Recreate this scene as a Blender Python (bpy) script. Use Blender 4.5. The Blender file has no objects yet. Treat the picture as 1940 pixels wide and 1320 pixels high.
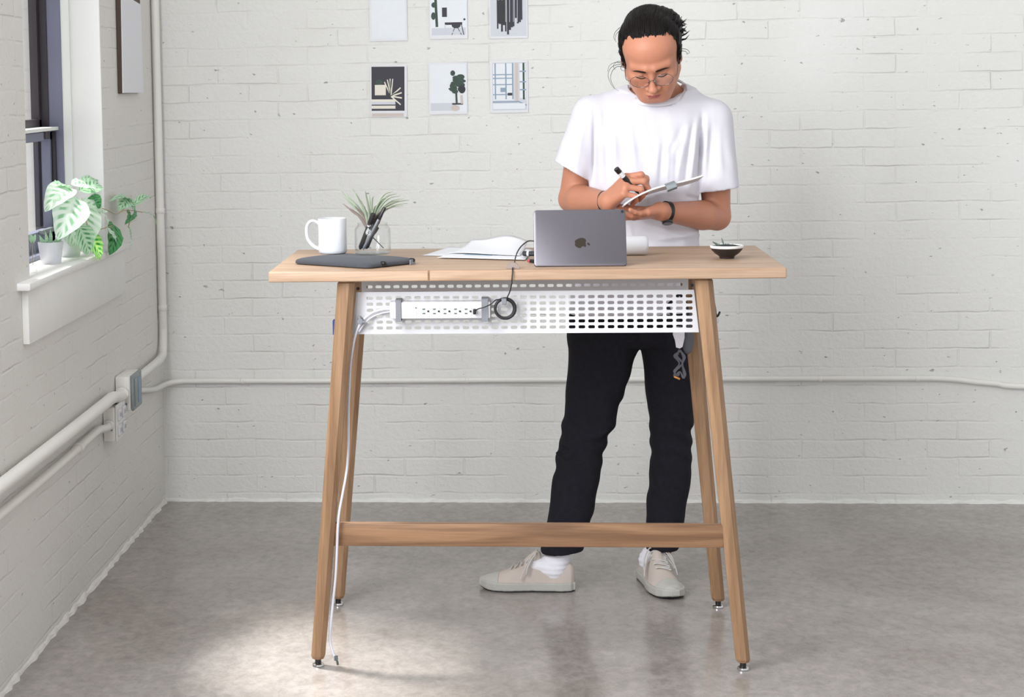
import bpy, bmesh, math, random
import numpy as np
from mathutils import Vector, Matrix
random.seed(7); rng = np.random.default_rng(7)
SC = bpy.context.scene
COL = SC.collection
PI = math.pi

# ------------------------------------------------------------------ camera
W_, H_, F_ = 1940.0, 1320.0, 3600.0
CX, CY = 652.1, 400.9
YAW, PITCH, ROLL = [math.radians(a) for a in (-5.358, 3.927, -1.028)]
CAMH = 1.495
def _cam_rot():
    B = np.array([[1, 0, 0], [0, 0, -1], [0, 1, 0]], float)
    cy, sy = math.cos(YAW), math.sin(YAW); cp, sp = math.cos(PITCH), math.sin(PITCH); cr, sr = math.cos(ROLL), math.sin(ROLL)
    Rz = np.array([[cy, -sy, 0], [sy, cy, 0], [0, 0, 1]])
    Rx = np.array([[1, 0, 0], [0, cp, -sp], [0, sp, cp]])
    Rr = np.array([[cr, -sr, 0], [sr, cr, 0], [0, 0, 1]])
    return Rr @ Rx @ B @ Rz
RC = _cam_rot()
C0 = np.array([0.0, 0.0, CAMH])
cam_data = bpy.data.cameras.new('camera')
cam = bpy.data.objects.new('camera', cam_data); COL.objects.link(cam)
cam_data.sensor_width = 36.0; cam_data.lens = F_ / W_ * 36.0
cam_data.shift_x = (W_ / 2 - CX) / W_
cam_data.shift_y = (CY - H_ / 2) / W_
cam_data.clip_start = 0.05
M = Matrix.Identity(4)
for i in range(3):
    M[i][0] = RC[0][i]; M[i][1] = -RC[1][i]; M[i][2] = -RC[2][i]
M[2][3] = CAMH
cam.matrix_world = M
SC.camera = cam

def _ray(px, py): return RC.T @ np.array([(px - CX) / F_, (py - CY) / F_, 1.0])
def P(px, py, Y):            # point of the room at depth Y
    d = _ray(px, py); return C0 + d * Y / d[1]
def PX(px, py, X):           # point on the plane x = X
    d = _ray(px, py); return C0 + d * X / d[0]
def PZ(px, py, Z):
    d = _ray(px, py); return C0 + d * (Z - CAMH) / d[2]

# ------------------------------------------------------------------ world, sun, exposure
world = bpy.data.worlds.new('world'); SC.world = world; world.use_nodes = True
bg = world.node_tree.nodes['Background']
bg.inputs[0].default_value = (0.97, 0.985, 1.0, 1); bg.inputs[1].default_value = 1.06
SUN_DIR = Vector((0.87, -0.54, -1.9))
sun_d = bpy.data.lights.new('sun', 'SUN'); sun_d.energy = 9.5; sun_d.angle = math.radians(9); sun_d.color = (1.0, 0.97, 0.93)
sun = bpy.data.objects.new('sun', sun_d); COL.objects.link(sun)
sun.rotation_euler = SUN_DIR.to_track_quat('-Z', 'Y').to_euler(); sun.location = (-3, 6, 5)

def area(name, loc, target, sx, sy, power, color):
    l = bpy.data.lights.new(name, 'AREA'); l.shape = 'RECTANGLE'; l.size = sx; l.size_y = sy; l.energy = power; l.color = color
    o = bpy.data.objects.new(name, l); COL.objects.link(o); o.location = loc
    o.rotation_euler = (Vector(target) - Vector(loc)).to_track_quat('-Z', 'Y').to_euler(); return o
area('window_daylight', (-1.40, 3.2, 2.05), (0.6, 4.3, 1.0), 1.1, 2.0, 108, (0.95, 0.975, 1.0))
area('window_daylight', (-1.40, 1.0, 2.05), (0.6, 3.0, 1.0), 1.1, 2.0, 108, (0.95, 0.975, 1.0))

SC.view_settings.view_transform = 'Standard'; SC.view_settings.look = 'None'
SC.view_settings.gamma = 1.0; SC.view_settings.use_curve_mapping = False
SC.view_settings.exposure = -0.08

# ------------------------------------------------------------------ materials
def lin(r, g, b):
    f = lambda c: (c / 255) / 12.92 if c <= 10 else (((c / 255) + 0.055) / 1.055) ** 2.4
    return (f(r), f(g), f(b), 1.0)
def new_mat(name):
    m = bpy.data.materials.new(name); m.use_nodes = True
    nt = m.node_tree; b = nt.nodes['Principled BSDF']; return m, nt, b
def nd(nt, t, **k):
    n = nt.nodes.new(t)
    for a, v in k.items(): setattr(n, a, v)
    return n
def simple(name, rgb, rough=0.5, metal=0.0, spec=0.5, noise=0.0, nscale=40.0, bump=0.0, bscale=200.0, sss=0.0, coat=0.0, sheen=0.0):
    m, nt, b = new_mat(name)
    c = lin(*rgb)
    b.inputs['Base Color'].default_value = c; b.inputs['Roughness'].default_value = rough
    b.inputs['Metallic'].default_value = metal; b.inputs['Specular IOR Level'].default_value = spec
    if sss:
        b.inputs['Subsurface Weight'].default_value = sss; b.inputs['Subsurface Radius'].default_value = (1.0, 0.35, 0.2); b.inputs['Subsurface Scale'].default_value = 0.006
    if coat: b.inputs['Coat Weight'].default_value = coat
    if sheen: b.inputs['Sheen Weight'].default_value = sheen
    tc = nd(nt, 'ShaderNodeTexCoord')
    if noise:
        n = nd(nt, 'ShaderNodeTexNoise'); n.inputs['Scale'].default_value = nscale; n.inputs['Detail'].default_value = 4
        nt.links.new(tc.outputs['Object'], n.inputs['Vector'])
        r = nd(nt, 'ShaderNodeMix', data_type='RGBA'); r.inputs[6].default_value = tuple(max(0, x * (1 - noise)) for x in c[:3]) + (1,)
        r.inputs[7].default_value = tuple(min(1, x * (1 + noise)) for x in c[:3]) + (1,)
        nt.links.new(n.outputs['Fac'], r.inputs[0]); nt.links.new(r.outputs[2], b.inputs['Base Color'])
    if bump:
        n = nd(nt, 'ShaderNodeTexNoise'); n.inputs['Scale'].default_value = bscale; n.inputs['Detail'].default_value = 3
        nt.links.new(tc.outputs['Object'], n.inputs['Vector'])
        bp = nd(nt, 'ShaderNodeBump'); bp.inputs['Strength'].default_value = 1.0; bp.inputs['Distance'].default_value = bump
        nt.links.new(n.outputs['Fac'], bp.inputs['Height']); nt.links.new(bp.outputs[0], b.inputs['Normal'])
    return m

def brick_mat(name, axis, z0, rgb, rgb2, tint=None):
    """white painted brick: joints, lumps and chips are relief; axis 0: wall runs along x, 1: along y"""
    m, nt, b = new_mat(name)
    tc = nd(nt, 'ShaderNodeTexCoord'); sep = nd(nt, 'ShaderNodeSeparateXYZ'); nt.links.new(tc.outputs['Object'], sep.inputs[0])
    comb = nd(nt, 'ShaderNodeCombineXYZ')
    nt.links.new(sep.outputs[axis], comb.inputs[0])
    add = nd(nt, 'ShaderNodeMath', operation='SUBTRACT'); add.inputs[1].default_value = z0
    nt.links.new(sep.outputs[2], add.inputs[0]); nt.links.new(add.outputs[0], comb.inputs[1])
    n1 = nd(nt, 'ShaderNodeTexNoise'); n1.inputs['Scale'].default_value = 7.0; n1.inputs['Detail'].default_value = 5
    nt.links.new(comb.outputs[0], n1.inputs['Vector'])
    vs = nd(nt, 'ShaderNodeVectorMath', operation='SUBTRACT'); vs.inputs[1].default_value = (.5, .5, .5); nt.links.new(n1.outputs['Color'], vs.inputs[0])
    vm = nd(nt, 'ShaderNodeVectorMath', operation='SCALE'); vm.inputs['Scale'].default_value = 0.017; nt.links.new(vs.outputs[0], vm.inputs[0])
    va = nd(nt, 'ShaderNodeVectorMath', operation='ADD'); nt.links.new(comb.outputs[0], va.inputs[0]); nt.links.new(vm.outputs[0], va.inputs[1])
    br = nd(nt, 'ShaderNodeTexBrick'); br.offset = 0.5
    br.inputs['Scale'].default_value = 1.0; br.inputs['Brick Width'].default_value = 0.213; br.inputs['Row Height'].default_value = 0.0634
    br.inputs['Mortar Size'].default_value = 0.0055; br.inputs['Mortar Smooth'].default_value = 0.9; br.inputs['Bias'].default_value = 0
    br.inputs['Color1'].default_value = (0.0, 0.0, 0.0, 1); br.inputs['Color2'].default_value = (1, 1, 1, 1); br.inputs['Mortar'].default_value = (.5, .5, .5, 1)
    nt.links.new(va.outputs[0], br.inputs['Vector'])
    # joint visibility varies over the wall
    n2 = nd(nt, 'ShaderNodeTexNoise'); n2.inputs['Scale'].default_value = 4.5; n2.inputs['Detail'].default_value = 4; nt.links.new(comb.outputs[0], n2.inputs['Vector'])
    r2 = nd(nt, 'ShaderNodeMapRange'); r2.inputs[1].default_value = 0.40; r2.inputs[2].default_value = 0.70; r2.inputs[3].default_value = 0.0; r2.inputs[4].default_value = 1.0
    nt.links.new(n2.outputs['Fac'], r2.inputs[0])
    j = nd(nt, 'ShaderNodeMath', operation='MULTIPLY'); nt.links.new(br.outputs['Fac'], j.inputs[0]); nt.links.new(r2.outputs[0], j.inputs[1])
    # lumps
    n3 = nd(nt, 'ShaderNodeTexNoise'); n3.inputs['Scale'].default_value = 55; n3.inputs['Detail'].default_value = 6; n3.inputs['Roughness'].default_value = 0.6
    nt.links.new(comb.outputs[0], n3.inputs['Vector'])
    # chips and pits
    mp = nd(nt, 'ShaderNodeMapping'); mp.inputs['Scale'].default_value = (1.0, 1.7, 1.0); nt.links.new(va.outputs[0], mp.inputs[0])
    n4 = nd(nt, 'ShaderNodeTexNoise'); n4.inputs['Scale'].default_value = 36; n4.inputs['Detail'].default_value = 3; nt.links.new(mp.outputs[0], n4.inputs['Vector'])
    r4 = nd(nt, 'ShaderNodeMapRange'); r4.inputs[1].default_value = 0.70; r4.inputs[2].default_value = 0.76; nt.links.new(n4.outputs['Fac'], r4.inputs[0])
    # height
    h1 = nd(nt, 'ShaderNodeMath', operation='MULTIPLY'); h1.inputs[1].default_value = -0.0034; nt.links.new(j.outputs[0], h1.inputs[0])
    h2 = nd(nt, 'ShaderNodeMath', operation='MULTIPLY_ADD'); h2.inputs[1].default_value = 0.0036; nt.links.new(n3.outputs['Fac'], h2.inputs[0]); nt.links.new(h1.outputs[0], h2.inputs[2])
    h3 = nd(nt, 'ShaderNodeMath', operation='MULTIPLY_ADD'); h3.inputs[1].default_value = -0.004; nt.links.new(r4.outputs[0], h3.inputs[0]); nt.links.new(h2.outputs[0], h3.inputs[2])
    n5 = nd(nt, 'ShaderNodeMath', operation='MULTIPLY_ADD'); n5.inputs[1].default_value = 0.0012
    nt.links.new(br.outputs['Color'], n5.inputs[0]); nt.links.new(h3.outputs[0], n5.inputs[2])
    bp = nd(nt, 'ShaderNodeBump'); bp.inputs['Strength'].default_value = 0.8; bp.inputs['Distance'].default_value = 1.0
    nt.links.new(n5.outputs[0], bp.inputs['Height']); nt.links.new(bp.outputs[0], b.inputs['Normal'])
    # paint colour: slow patches, chips show the grey wall
    n6 = nd(nt, 'ShaderNodeTexNoise'); n6.inputs['Scale'].default_value = 2.2; n6.inputs['Detail'].default_value = 3; nt.links.new(comb.outputs[0], n6.inputs['Vector'])
    mx = nd(nt, 'ShaderNodeMix', data_type='RGBA'); mx.inputs[6].default_value = lin(*rgb); mx.inputs[7].default_value = lin(*rgb2); nt.links.new(n6.outputs['Fac'], mx.inputs[0])
    m2 = nd(nt, 'ShaderNodeMix', data_type='RGBA'); m2.inputs[7].default_value = lin(150, 152, 150); nt.links.new(mx.outputs[2], m2.inputs[6])
    cf = nd(nt, 'ShaderNodeMath', operation='MULTIPLY'); cf.inputs[1].default_value = 0.75; nt.links.new(r4.outputs[0], cf.inputs[0]); nt.links.new(cf.outputs[0], m2.inputs[0])
    m3 = nd(nt, 'ShaderNodeMix', data_type='RGBA'); m3.inputs[7].default_value = lin(196, 194, 188); nt.links.new(m2.outputs[2], m3.inputs[6])
    jf = nd(nt, 'ShaderNodeMath', operation='MULTIPLY'); jf.inputs[1].default_value = 0.10; nt.links.new(j.outputs[0], jf.inputs[0]); nt.links.new(jf.outputs[0], m3.inputs[0])
    nt.links.new(m3.outputs[2], b.inputs['Base Color'])
    b.inputs['Roughness'].default_value = 0.55; b.inputs['Specular IOR Level'].default_value = 0.35
    return m

def floor_mat():
    m, nt, b = new_mat('polished_concrete')
    tc = nd(nt, 'ShaderNodeTexCoord')
    def noise(scale, detail, rough, sc=(1, 1, 1), dist=0.0):
        mp = nd(nt, 'ShaderNodeMapping'); mp.inputs['Scale'].default_value = sc; nt.links.new(tc.outputs['Object'], mp.inputs[0])
        n = nd(nt, 'ShaderNodeTexNoise'); n.inputs['Scale'].default_value = scale; n.inputs['Detail'].default_value = detail; n.inputs['Roughness'].default_value = rough
        n.inputs['Distortion'].default_value = dist; nt.links.new(mp.outputs[0], n.inputs['Vector']); return n
    a = noise(1.3, 6, 0.6, dist=0.8); c = noise(5, 9, 0.72, (1, 0.8, 1), 0.5); d = noise(32, 8, 0.75, (1, 0.7, 1), 0.3)
    r = nd(nt, 'ShaderNodeValToRGB'); nt.links.new(a.outputs['Fac'], r.inputs[0])
    r.color_ramp.elements[0].position = 0.32; r.color_ramp.elements[0].color = lin(145, 137, 130)
    r.color_ramp.elements[1].position = 0.68; r.color_ramp.elements[1].color = lin(168, 163, 159)
    r2 = nd(nt, 'ShaderNodeValToRGB'); nt.links.new(c.outputs['Fac'], r2.inputs[0])
    r2.color_ramp.elements[0].position = 0.30; r2.color_ramp.elements[0].color = (0.74, 0.72, 0.71, 1)
    r2.color_ramp.elements[1].position = 0.66; r2.color_ramp.elements[1].color = (1.06, 1.05, 1.05, 1)
    mx = nd(nt, 'ShaderNodeMix', data_type='RGBA', blend_type='MULTIPLY'); mx.inputs[0].default_value = 0.75
    nt.links.new(r.outputs[0], mx.inputs[6]); nt.links.new(r2.outputs[0], mx.inputs[7])
    r3 = nd(nt, 'ShaderNodeValToRGB'); nt.links.new(d.outputs['Fac'], r3.inputs[0])
    r3.color_ramp.elements[0].position = 0.3; r3.color_ramp.elements[0].color = (0.55, 0.53, 0.52, 1)
    r3.color_ramp.elements[1].position = 0.6; r3.color_ramp.elements[1].color = (1.05, 1.05, 1.05, 1)
    m2 = nd(nt, 'ShaderNodeMix', data_type='RGBA', blend_type='MULTIPLY'); m2.inputs[0].default_value = 0.7
    nt.links.new(mx.outputs[2], m2.inputs[6]); nt.links.new(r3.outputs[0], m2.inputs[7])
    nt.links.new(m2.outputs[2], b.inputs['Base Color'])
    rr = nd(nt, 'ShaderNodeMapRange'); rr.inputs[3].default_value = 0.13; rr.inputs[4].default_value = 0.26; nt.links.new(c.outputs['Fac'], rr.inputs[0])
    nt.links.new(rr.outputs[0], b.inputs['Roughness']); b.inputs['Specular IOR Level'].default_value = 0.8
    bp = nd(nt, 'ShaderNodeBump'); bp.inputs['Strength'].default_value = 0.25; bp.inputs['Distance'].default_value = 0.0004
    nt.links.new(d.outputs['Fac'], bp.inputs['Height']); nt.links.new(bp.outputs[0], b.inputs['Normal'])
    return m

def wood_mat(name, axis, light, dark, seed=0.0):
    m, nt, b = new_mat(name)
    tc = nd(nt, 'ShaderNodeTexCoord'); mp = nd(nt, 'ShaderNodeMapping'); nt.links.new(tc.outputs['Object'], mp.inputs[0])
    sc = [22, 22, 22]; sc[axis] = 1.3; mp.inputs['Scale'].default_value = sc; mp.inputs['Location'].default_value = (seed, seed * 2, seed * 3)
    n = nd(nt, 'ShaderNodeTexNoise'); n.inputs['Scale'].default_value = 1.6; n.inputs['Detail'].default_value = 5; n.inputs['Distortion'].default_value = 0.9; nt.links.new(mp.outputs[0], n.inputs['Vector'])
    mp2 = nd(nt, 'ShaderNodeMapping'); nt.links.new(tc.outputs['Object'], mp2.inputs[0]); s2 = [260, 260, 260]; s2[axis] = 9; mp2.inputs['Scale'].default_value = s2
    n2 = nd(nt, 'ShaderNodeTexNoise'); n2.inputs['Scale'].default_value = 1.0; n2.inputs['Detail'].default_value = 3; nt.links.new(mp2.outputs[0], n2.inputs['Vector'])
    r = nd(nt, 'ShaderNodeValToRGB'); nt.links.new(n.outputs['Fac'], r.inputs[0])
    r.color_ramp.elements[0].position = 0.3; r.color_ramp.elements[0].color = lin(*dark)
    r.color_ramp.elements[1].position = 0.62; r.color_ramp.elements[1].color = lin(*light)
    r2 = nd(nt, 'ShaderNodeValToRGB'); nt.links.new(n2.outputs['Fac'], r2.inputs[0])
    r2.color_ramp.elements[0].position = 0.3; r2.color_ramp.elements[0].color = (0.8, 0.78, 0.76, 1); r2.color_ramp.elements[1].position = 0.6; r2.color_ramp.elements[1].color = (1.03, 1.03, 1.03, 1)
    mx = nd(nt, 'ShaderNodeMix', data_type='RGBA', blend_type='MULTIPLY'); mx.inputs[0].default_value = 0.7
    nt.links.new(r.outputs[0], mx.inputs[6]); nt.links.new(r2.outputs[0], mx.inputs[7]); nt.links.new(mx.outputs[2], b.inputs['Base Color'])
    b.inputs['Roughness'].default_value = 0.45; b.inputs['Specular IOR Level'].default_value = 0.4
    bp = nd(nt, 'ShaderNodeBump'); bp.inputs['Distance'].default_value = 0.0004; nt.links.new(n2.outputs['Fac'], bp.inputs['Height']); nt.links.new(bp.outputs[0], b.inputs['Normal'])
    return m

def thin_glass(name, tint=(1, 1, 1), refl=0.9, base=0.0):
    """thin clear pane: transparent with a Fresnel reflection"""
    m, nt, b = new_mat(name); nt.nodes.remove(b); out = nt.nodes['Material Output']
    t = nd(nt, 'ShaderNodeBsdfTransparent'); t.inputs[0].default_value = tint + (1,)
    g = nd(nt, 'ShaderNodeBsdfGlossy'); g.inputs['Roughness'].default_value = 0.03
    f = nd(nt, 'ShaderNodeLayerWeight'); f.inputs[0].default_value = 0.5
    pw = nd(nt, 'ShaderNodeMath', operation='POWER'); pw.inputs[1].default_value = 4.0; nt.links.new(f.outputs['Facing'], pw.inputs[0])
    mm = nd(nt, 'ShaderNodeMath', operation='MULTIPLY_ADD'); mm.inputs[1].default_value = refl * .7; mm.inputs[2].default_value = base + .03; mm.use_clamp = True; nt.links.new(pw.outputs[0], mm.inputs[0])
    mx = nd(nt, 'ShaderNodeMixShader'); nt.links.new(mm.outputs[0], mx.inputs[0]); nt.links.new(t.outputs[0], mx.inputs[1]); nt.links.new(g.outputs[0], mx.inputs[2])
    nt.links.new(mx.outputs[0], out.inputs[0]); return m

MAT = {}
MAT['brick_back'] = brick_mat('white_brick_back', 0, 0.031, (231, 231, 229), (223, 222, 217))
MAT['brick_left'] = brick_mat('white_brick_side', 1, 0.025, (226, 224, 220), (216, 213, 207))
MAT['floor'] = floor_mat()
MAT['plaster'] = simple('white_plaster', (232, 232, 230), 0.6, noise=0.04, nscale=6, bump=0.001, bscale=40)
MAT['sill'] = simple('painted_sill', (226, 225, 222), 0.45, noise=0.03, nscale=15, bump=0.0006, bscale=60)
MAT['ceiling'] = simple('ceiling_paint', (225, 225, 225), 0.8)
MAT['paint_pipe'] = simple('painted_conduit', (228, 226, 220), 0.4, noise=0.04, nscale=12, bump=0.0008, bscale=90)
MAT['frame_dark'] = simple('window_steel_dark', (52, 45, 52), 0.5)
MAT['frame_blue'] = simple('window_frame_slate', (118, 120, 142), 0.5, noise=0.12, nscale=9)
MAT['frame_white'] = simple('window_trim_white', (232, 234, 230), 0.5)
MAT['pane'] = thin_glass('window_glass', refl=0.6)
MAT['wood_top'] = wood_mat('oak_top', 0, (185, 158, 134), (164, 134, 110), 1.0)
MAT['wood_leg'] = wood_mat('oak_leg', 2, (156, 124, 95), (130, 98, 71), 3.0)
MAT['wood_rail'] = wood_mat('oak_rail', 0, (150, 115, 86), (112, 82, 60), 5.0)
MAT['white_metal'] = simple('white_powder_coat', (204, 204, 208), 0.5, spec=0.3)
MAT['chrome'] = simple('chrome', (200, 200, 200), 0.2, metal=1.0)
MAT['black'] = simple('black_plastic', (22, 22, 24), 0.4)
MAT['black_cable'] = simple('black_cable', (38, 36, 40), 0.5)
MAT['grey_strap'] = simple('grey_strap', (122, 124, 130), 0.7, noise=0.08)
MAT['white_plastic'] = simple('white_plastic', (214, 214, 217), 0.35)
MAT['grey_slot'] = simple('socket_slot', (88, 100, 98), 0.6)
MAT['alu'] = simple('space_grey_aluminium', (112, 109, 116), 0.38, metal=0.8, bump=0.00005, bscale=900)
MAT['logo'] = simple('dark_emblem', (52, 44, 36), 0.25, metal=0.3)
MAT['screen'] = simple('tablet_screen', (16, 16, 18), 0.1)
MAT['felt'] = simple('charcoal_felt', (66, 68, 75), 0.95, noise=0.28, nscale=350, bump=0.0006, bscale=500, sheen=0.1)
MAT['ceramic'] = simple('white_ceramic', (212, 214, 219), 0.18, coat=0.4)
MAT['glass'] = thin_glass('jar_glass', (0.985, 0.99, 0.99), 1.0, 0.0)
MAT['glassbase'] = thin_glass('jar_glass_base', (0.80, 0.86, 0.88), 0.9, 0.1)
MAT['airplant'] = simple('air_plant_leaf', (158, 170, 150), 0.7, noise=0.25, nscale=60)
MAT['airplant2'] = simple('air_plant_leaf_brown', (136, 122, 116), 0.7, noise=0.2, nscale=60)
MAT['pen_dark'] = simple('pen_black', (34, 34, 38), 0.3)
MAT['pen_grey'] = simple('pen_steel', (150, 156, 164), 0.25, metal=0.7)
MAT['paper'] = simple('white_paper', (226, 227, 231), 0.8)
MAT['paper_grey'] = simple('printed_grey', (176, 192, 205), 0.8, noise=0.2, nscale=60)
MAT['leather'] = simple('taupe_leather', (142, 128, 122), 0.6, noise=0.08)
MAT['bowl'] = simple('bowl_black', (40, 33, 31), 0.35)
MAT['bowl_rim'] = simple('bowl_rim', (226, 226, 224), 0.3)
MAT['soil'] = simple('dark_soil', (24, 26, 25), 0.9, bump=0.002, bscale=300)
MAT['succulent'] = simple('succulent_grey', (96, 112, 104), 0.6)
MAT['blue'] = simple('blue_card', (38, 60, 122), 0.5)
MAT['red'] = simple('red_plastic', (172, 62, 72), 0.4)
MAT['skin'] = simple('skin', (189, 129, 103), 0.45, noise=0.07, nscale=25, sss=0.12, bump=0.0002, bscale=700, spec=0.35)
MAT['lips'] = simple('lips', (156, 80, 78), 0.45, sss=0.1)
MAT['nail'] = simple('nail', (222, 160, 138), 0.3)
MAT['hair'] = simple('black_hair', (20, 15, 15), 0.5, noise=0.35, nscale=30, spec=0.18)
MAT['brow'] = simple('brow_hair', (44, 30, 26), 0.9, spec=0.1)
MAT['tee'] = simple('white_cotton', (213, 211, 219), 0.9, bump=0.0002, bscale=900, sheen=0.15)
MAT['denim'] = simple('black_denim', (29, 28, 35), 0.9, spec=0.2, noise=0.35, nscale=70, bump=0.0003, bscale=900)
MAT['sock'] = simple('white_sock', (232, 230, 238), 0.95, bump=0.0006, bscale=400)
MAT['canvas'] = simple('beige_canvas', (192, 180, 172), 0.9, noise=0.06, nscale=30, bump=0.0004, bscale=700)
MAT['rubber'] = simple('pale_rubber', (178, 176, 170), 0.6, noise=0.06, nscale=30)
MAT['rubber_black'] = simple('outsole_black', (28, 26, 26), 0.7)
MAT['lace'] = simple('pale_lace', (196, 192, 188), 0.9)
MAT['wire'] = simple('glasses_wire', (128, 120, 116), 0.25, metal=0.9)
MAT['lens'] = thin_glass('glasses_lens', (0.97, 0.96, 0.97), 1.0, 0.05)
MAT['cord_grey'] = simple('grey_cord', (92, 92, 100), 0.7)
MAT['orange'] = simple('orange_tip', (214, 150, 84), 0.5)
MAT['switch_metal'] = simple('galvanised_cover', (142, 150, 152), 0.45, metal=0.5, noise=0.2, nscale=50)
MAT['brown_edge'] = simple('dark_brown_board', (66, 46, 34), 0.6)
MAT['stem'] = simple('pale_stem', (178, 160, 128), 0.6)
MAT['print_dark'] = simple('print_dark', (52, 50, 60), 0.6)
MAT['print_black'] = simple('print_black', (40, 42, 48), 0.6, noise=0.5, nscale=40)
MAT['print_grey'] = simple('print_grey', (205, 208, 216), 0.6)
MAT['print_green'] = simple('print_green', (52, 72, 62), 0.6, noise=0.5, nscale=120)
MAT['print_cream'] = simple('print_cream', (228, 222, 210), 0.6)
MAT['print_tan'] = simple('print_tan', (204, 190, 184), 0.6)
MAT['print_blue'] = simple('print_blue', (140, 160, 180), 0.6)
MAT['print_pale'] = simple('print_pale', (228, 232, 236), 0.6, noise=0.03, nscale=30)
MAT['frost'] = simple('frosted_clear', (225, 232, 236), 0.3)

def leaf_mat(name, pale, mid, dark, trans=0.25):
    m, nt, b = new_mat(name)
    uv = nd(nt, 'ShaderNodeUVMap'); sep = nd(nt, 'ShaderNodeSeparateXYZ'); nt.links.new(uv.outputs[0], sep.inputs[0])
    # u: -1..1 across (stored 0..1), v along
    a = nd(nt, 'ShaderNodeMath', operation='MULTIPLY_ADD'); a.inputs[1].default_value = 2; a.inputs[2].default_value = -1; nt.links.new(sep.outputs[0], a.inputs[0])
    ab = nd(nt, 'ShaderNodeMath', operation='ABSOLUTE'); nt.links.new(a.outputs[0], ab.inputs[0])
    # blotches between side veins
    ph = nd(nt, 'ShaderNodeMath', operation='MULTIPLY_ADD'); ph.inputs[1].default_value = -0.25; nt.links.new(ab.outputs[0], ph.inputs[0]); nt.links.new(sep.outputs[1], ph.inputs[2])
    sn = nd(nt, 'ShaderNodeMath', operation='MULTIPLY'); sn.inputs[1].default_value = 6.2 * 2 * PI; nt.links.new(ph.outputs[0], sn.inputs[0])
    si = nd(nt, 'ShaderNodeMath', operation='SINE'); nt.links.new(sn.outputs[0], si.inputs[0])
    st = nd(nt, 'ShaderNodeMapRange'); st.inputs[1].default_value = -0.1; st.inputs[2].default_value = 0.5; nt.links.new(si.outputs[0], st.inputs[0])
    d1 = nd(nt, 'ShaderNodeMath', operation='SUBTRACT'); d1.inputs[1].default_value = 0.36; nt.links.new(ab.outputs[0], d1.inputs[0])
    d2 = nd(nt, 'ShaderNodeMath', operation='ABSOLUTE'); nt.links.new(d1.outputs[0], d2.inputs[0])
    d3 = nd(nt, 'ShaderNodeMapRange'); d3.inputs[1].default_value = 0.24; d3.inputs[2].default_value = 0.12; nt.links.new(d2.outputs[0], d3.inputs[0])
    bl = nd(nt, 'ShaderNodeMath', operation='MULTIPLY'); nt.links.new(st.outputs[0], bl.inputs[0]); nt.links.new(d3.outputs[0], bl.inputs[1])
    m1 = nd(nt, 'ShaderNodeMix', data_type='RGBA'); m1.inputs[6].default_value = lin(*pale); m1.inputs[7].default_value = lin(*mid)
    ve = nd(nt, 'ShaderNodeMapRange'); ve.inputs[1].default_value = -0.4; ve.inputs[2].default_value = 0.6; nt.links.new(si.outputs[0], ve.inputs[0]); nt.links.new(ve.outputs[0], m1.inputs[0])
    m2 = nd(nt, 'ShaderNodeMix', data_type='RGBA'); m2.inputs[7].default_value = lin(*dark); nt.links.new(m1.outputs[2], m2.inputs[6]); nt.links.new(bl.outputs[0], m2.inputs[0])
    mr = nd(nt, 'ShaderNodeMapRange'); mr.inputs[1].default_value = 0.10; mr.inputs[2].default_value = 0.04; nt.links.new(ab.outputs[0], mr.inputs[0])
    m3 = nd(nt, 'ShaderNodeMix', data_type='RGBA'); m3.inputs[7].default_value = lin(*pale); nt.links.new(m2.outputs[2], m3.inputs[6]); nt.links.new(mr.outputs[0], m3.inputs[0])
    nt.links.new(m3.outputs[2], b.inputs['Base Color']); b.inputs['Roughness'].default_value = 0.4
    tr = nd(nt, 'ShaderNodeBsdfTranslucent'); nt.links.new(m3.outputs[2], tr.inputs[0])
    mx = nd(nt, 'ShaderNodeMixShader'); mx.inputs[0].default_value = trans; nt.links.new(b.outputs[0], mx.inputs[1]); nt.links.new(tr.outputs[0], mx.inputs[2])
    nt.links.new(mx.outputs[0], nt.nodes['Material Output'].inputs[0]); return m
MAT['leaf_pale'] = leaf_mat('leaf_pale', (226, 240, 226), (202, 228, 206), (142, 196, 150))
MAT['leaf_mid'] = leaf_mat('leaf_mid', (200, 232, 200), (160, 210, 166), (90, 160, 106))
MAT['leaf_dark'] = leaf_mat('leaf_dark', (70, 150, 84), (44, 126, 62), (22, 84, 44), 0.15)
MAT['leaf_bright'] = leaf_mat('leaf_bright', (190, 240, 140), (110, 205, 90), (48, 160, 66), 0.4)

# ------------------------------------------------------------------ object helpers
def tag(o, label=None, cat=None, group=None, kind=None):
    if label: o['label'] = label
    if cat: o['category'] = cat
    if group: o['group'] = group
    if kind: o['kind'] = kind
    return o
def empty(name, loc, label=None, cat=None, group=None):
    o = bpy.data.objects.new(name, None); COL.objects.link(o); o.location = loc; o.empty_display_size = 0.05
    return tag(o, label, cat, group)
def link_mesh(name, me, mats, parent=None, smooth=False, pivot=None):
    for m in (mats if isinstance(mats, (list, tuple)) else [mats]): me.materials.append(m)
    if smooth: me.shade_smooth()
    o = bpy.data.objects.new(name, me); COL.objects.link(o)
    if parent is not None:
        o.parent = parent; o.matrix_parent_inverse = Matrix.Translation(-Vector(world_loc(parent)))
    return o
def world_loc(o):
    v = Vector(o.location)
    if o.parent is not None and o.type == 'EMPTY': v = v
    return v if o.type == 'EMPTY' else Vector((0, 0, 0))
def bm_obj(name, bm, mats, parent=None, smooth=False, auto=None):
    me = bpy.data.meshes.new(name); bmesh.ops.recalc_face_normals(bm, faces=bm.faces[:]); bm.to_mesh(me); bm.free()
    o = link_mesh(name, me, mats, parent, smooth)
    if auto is not None:
        me.shade_smooth(); me.set_sharp_from_angle(angle=math.radians(auto))
    return o
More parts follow.
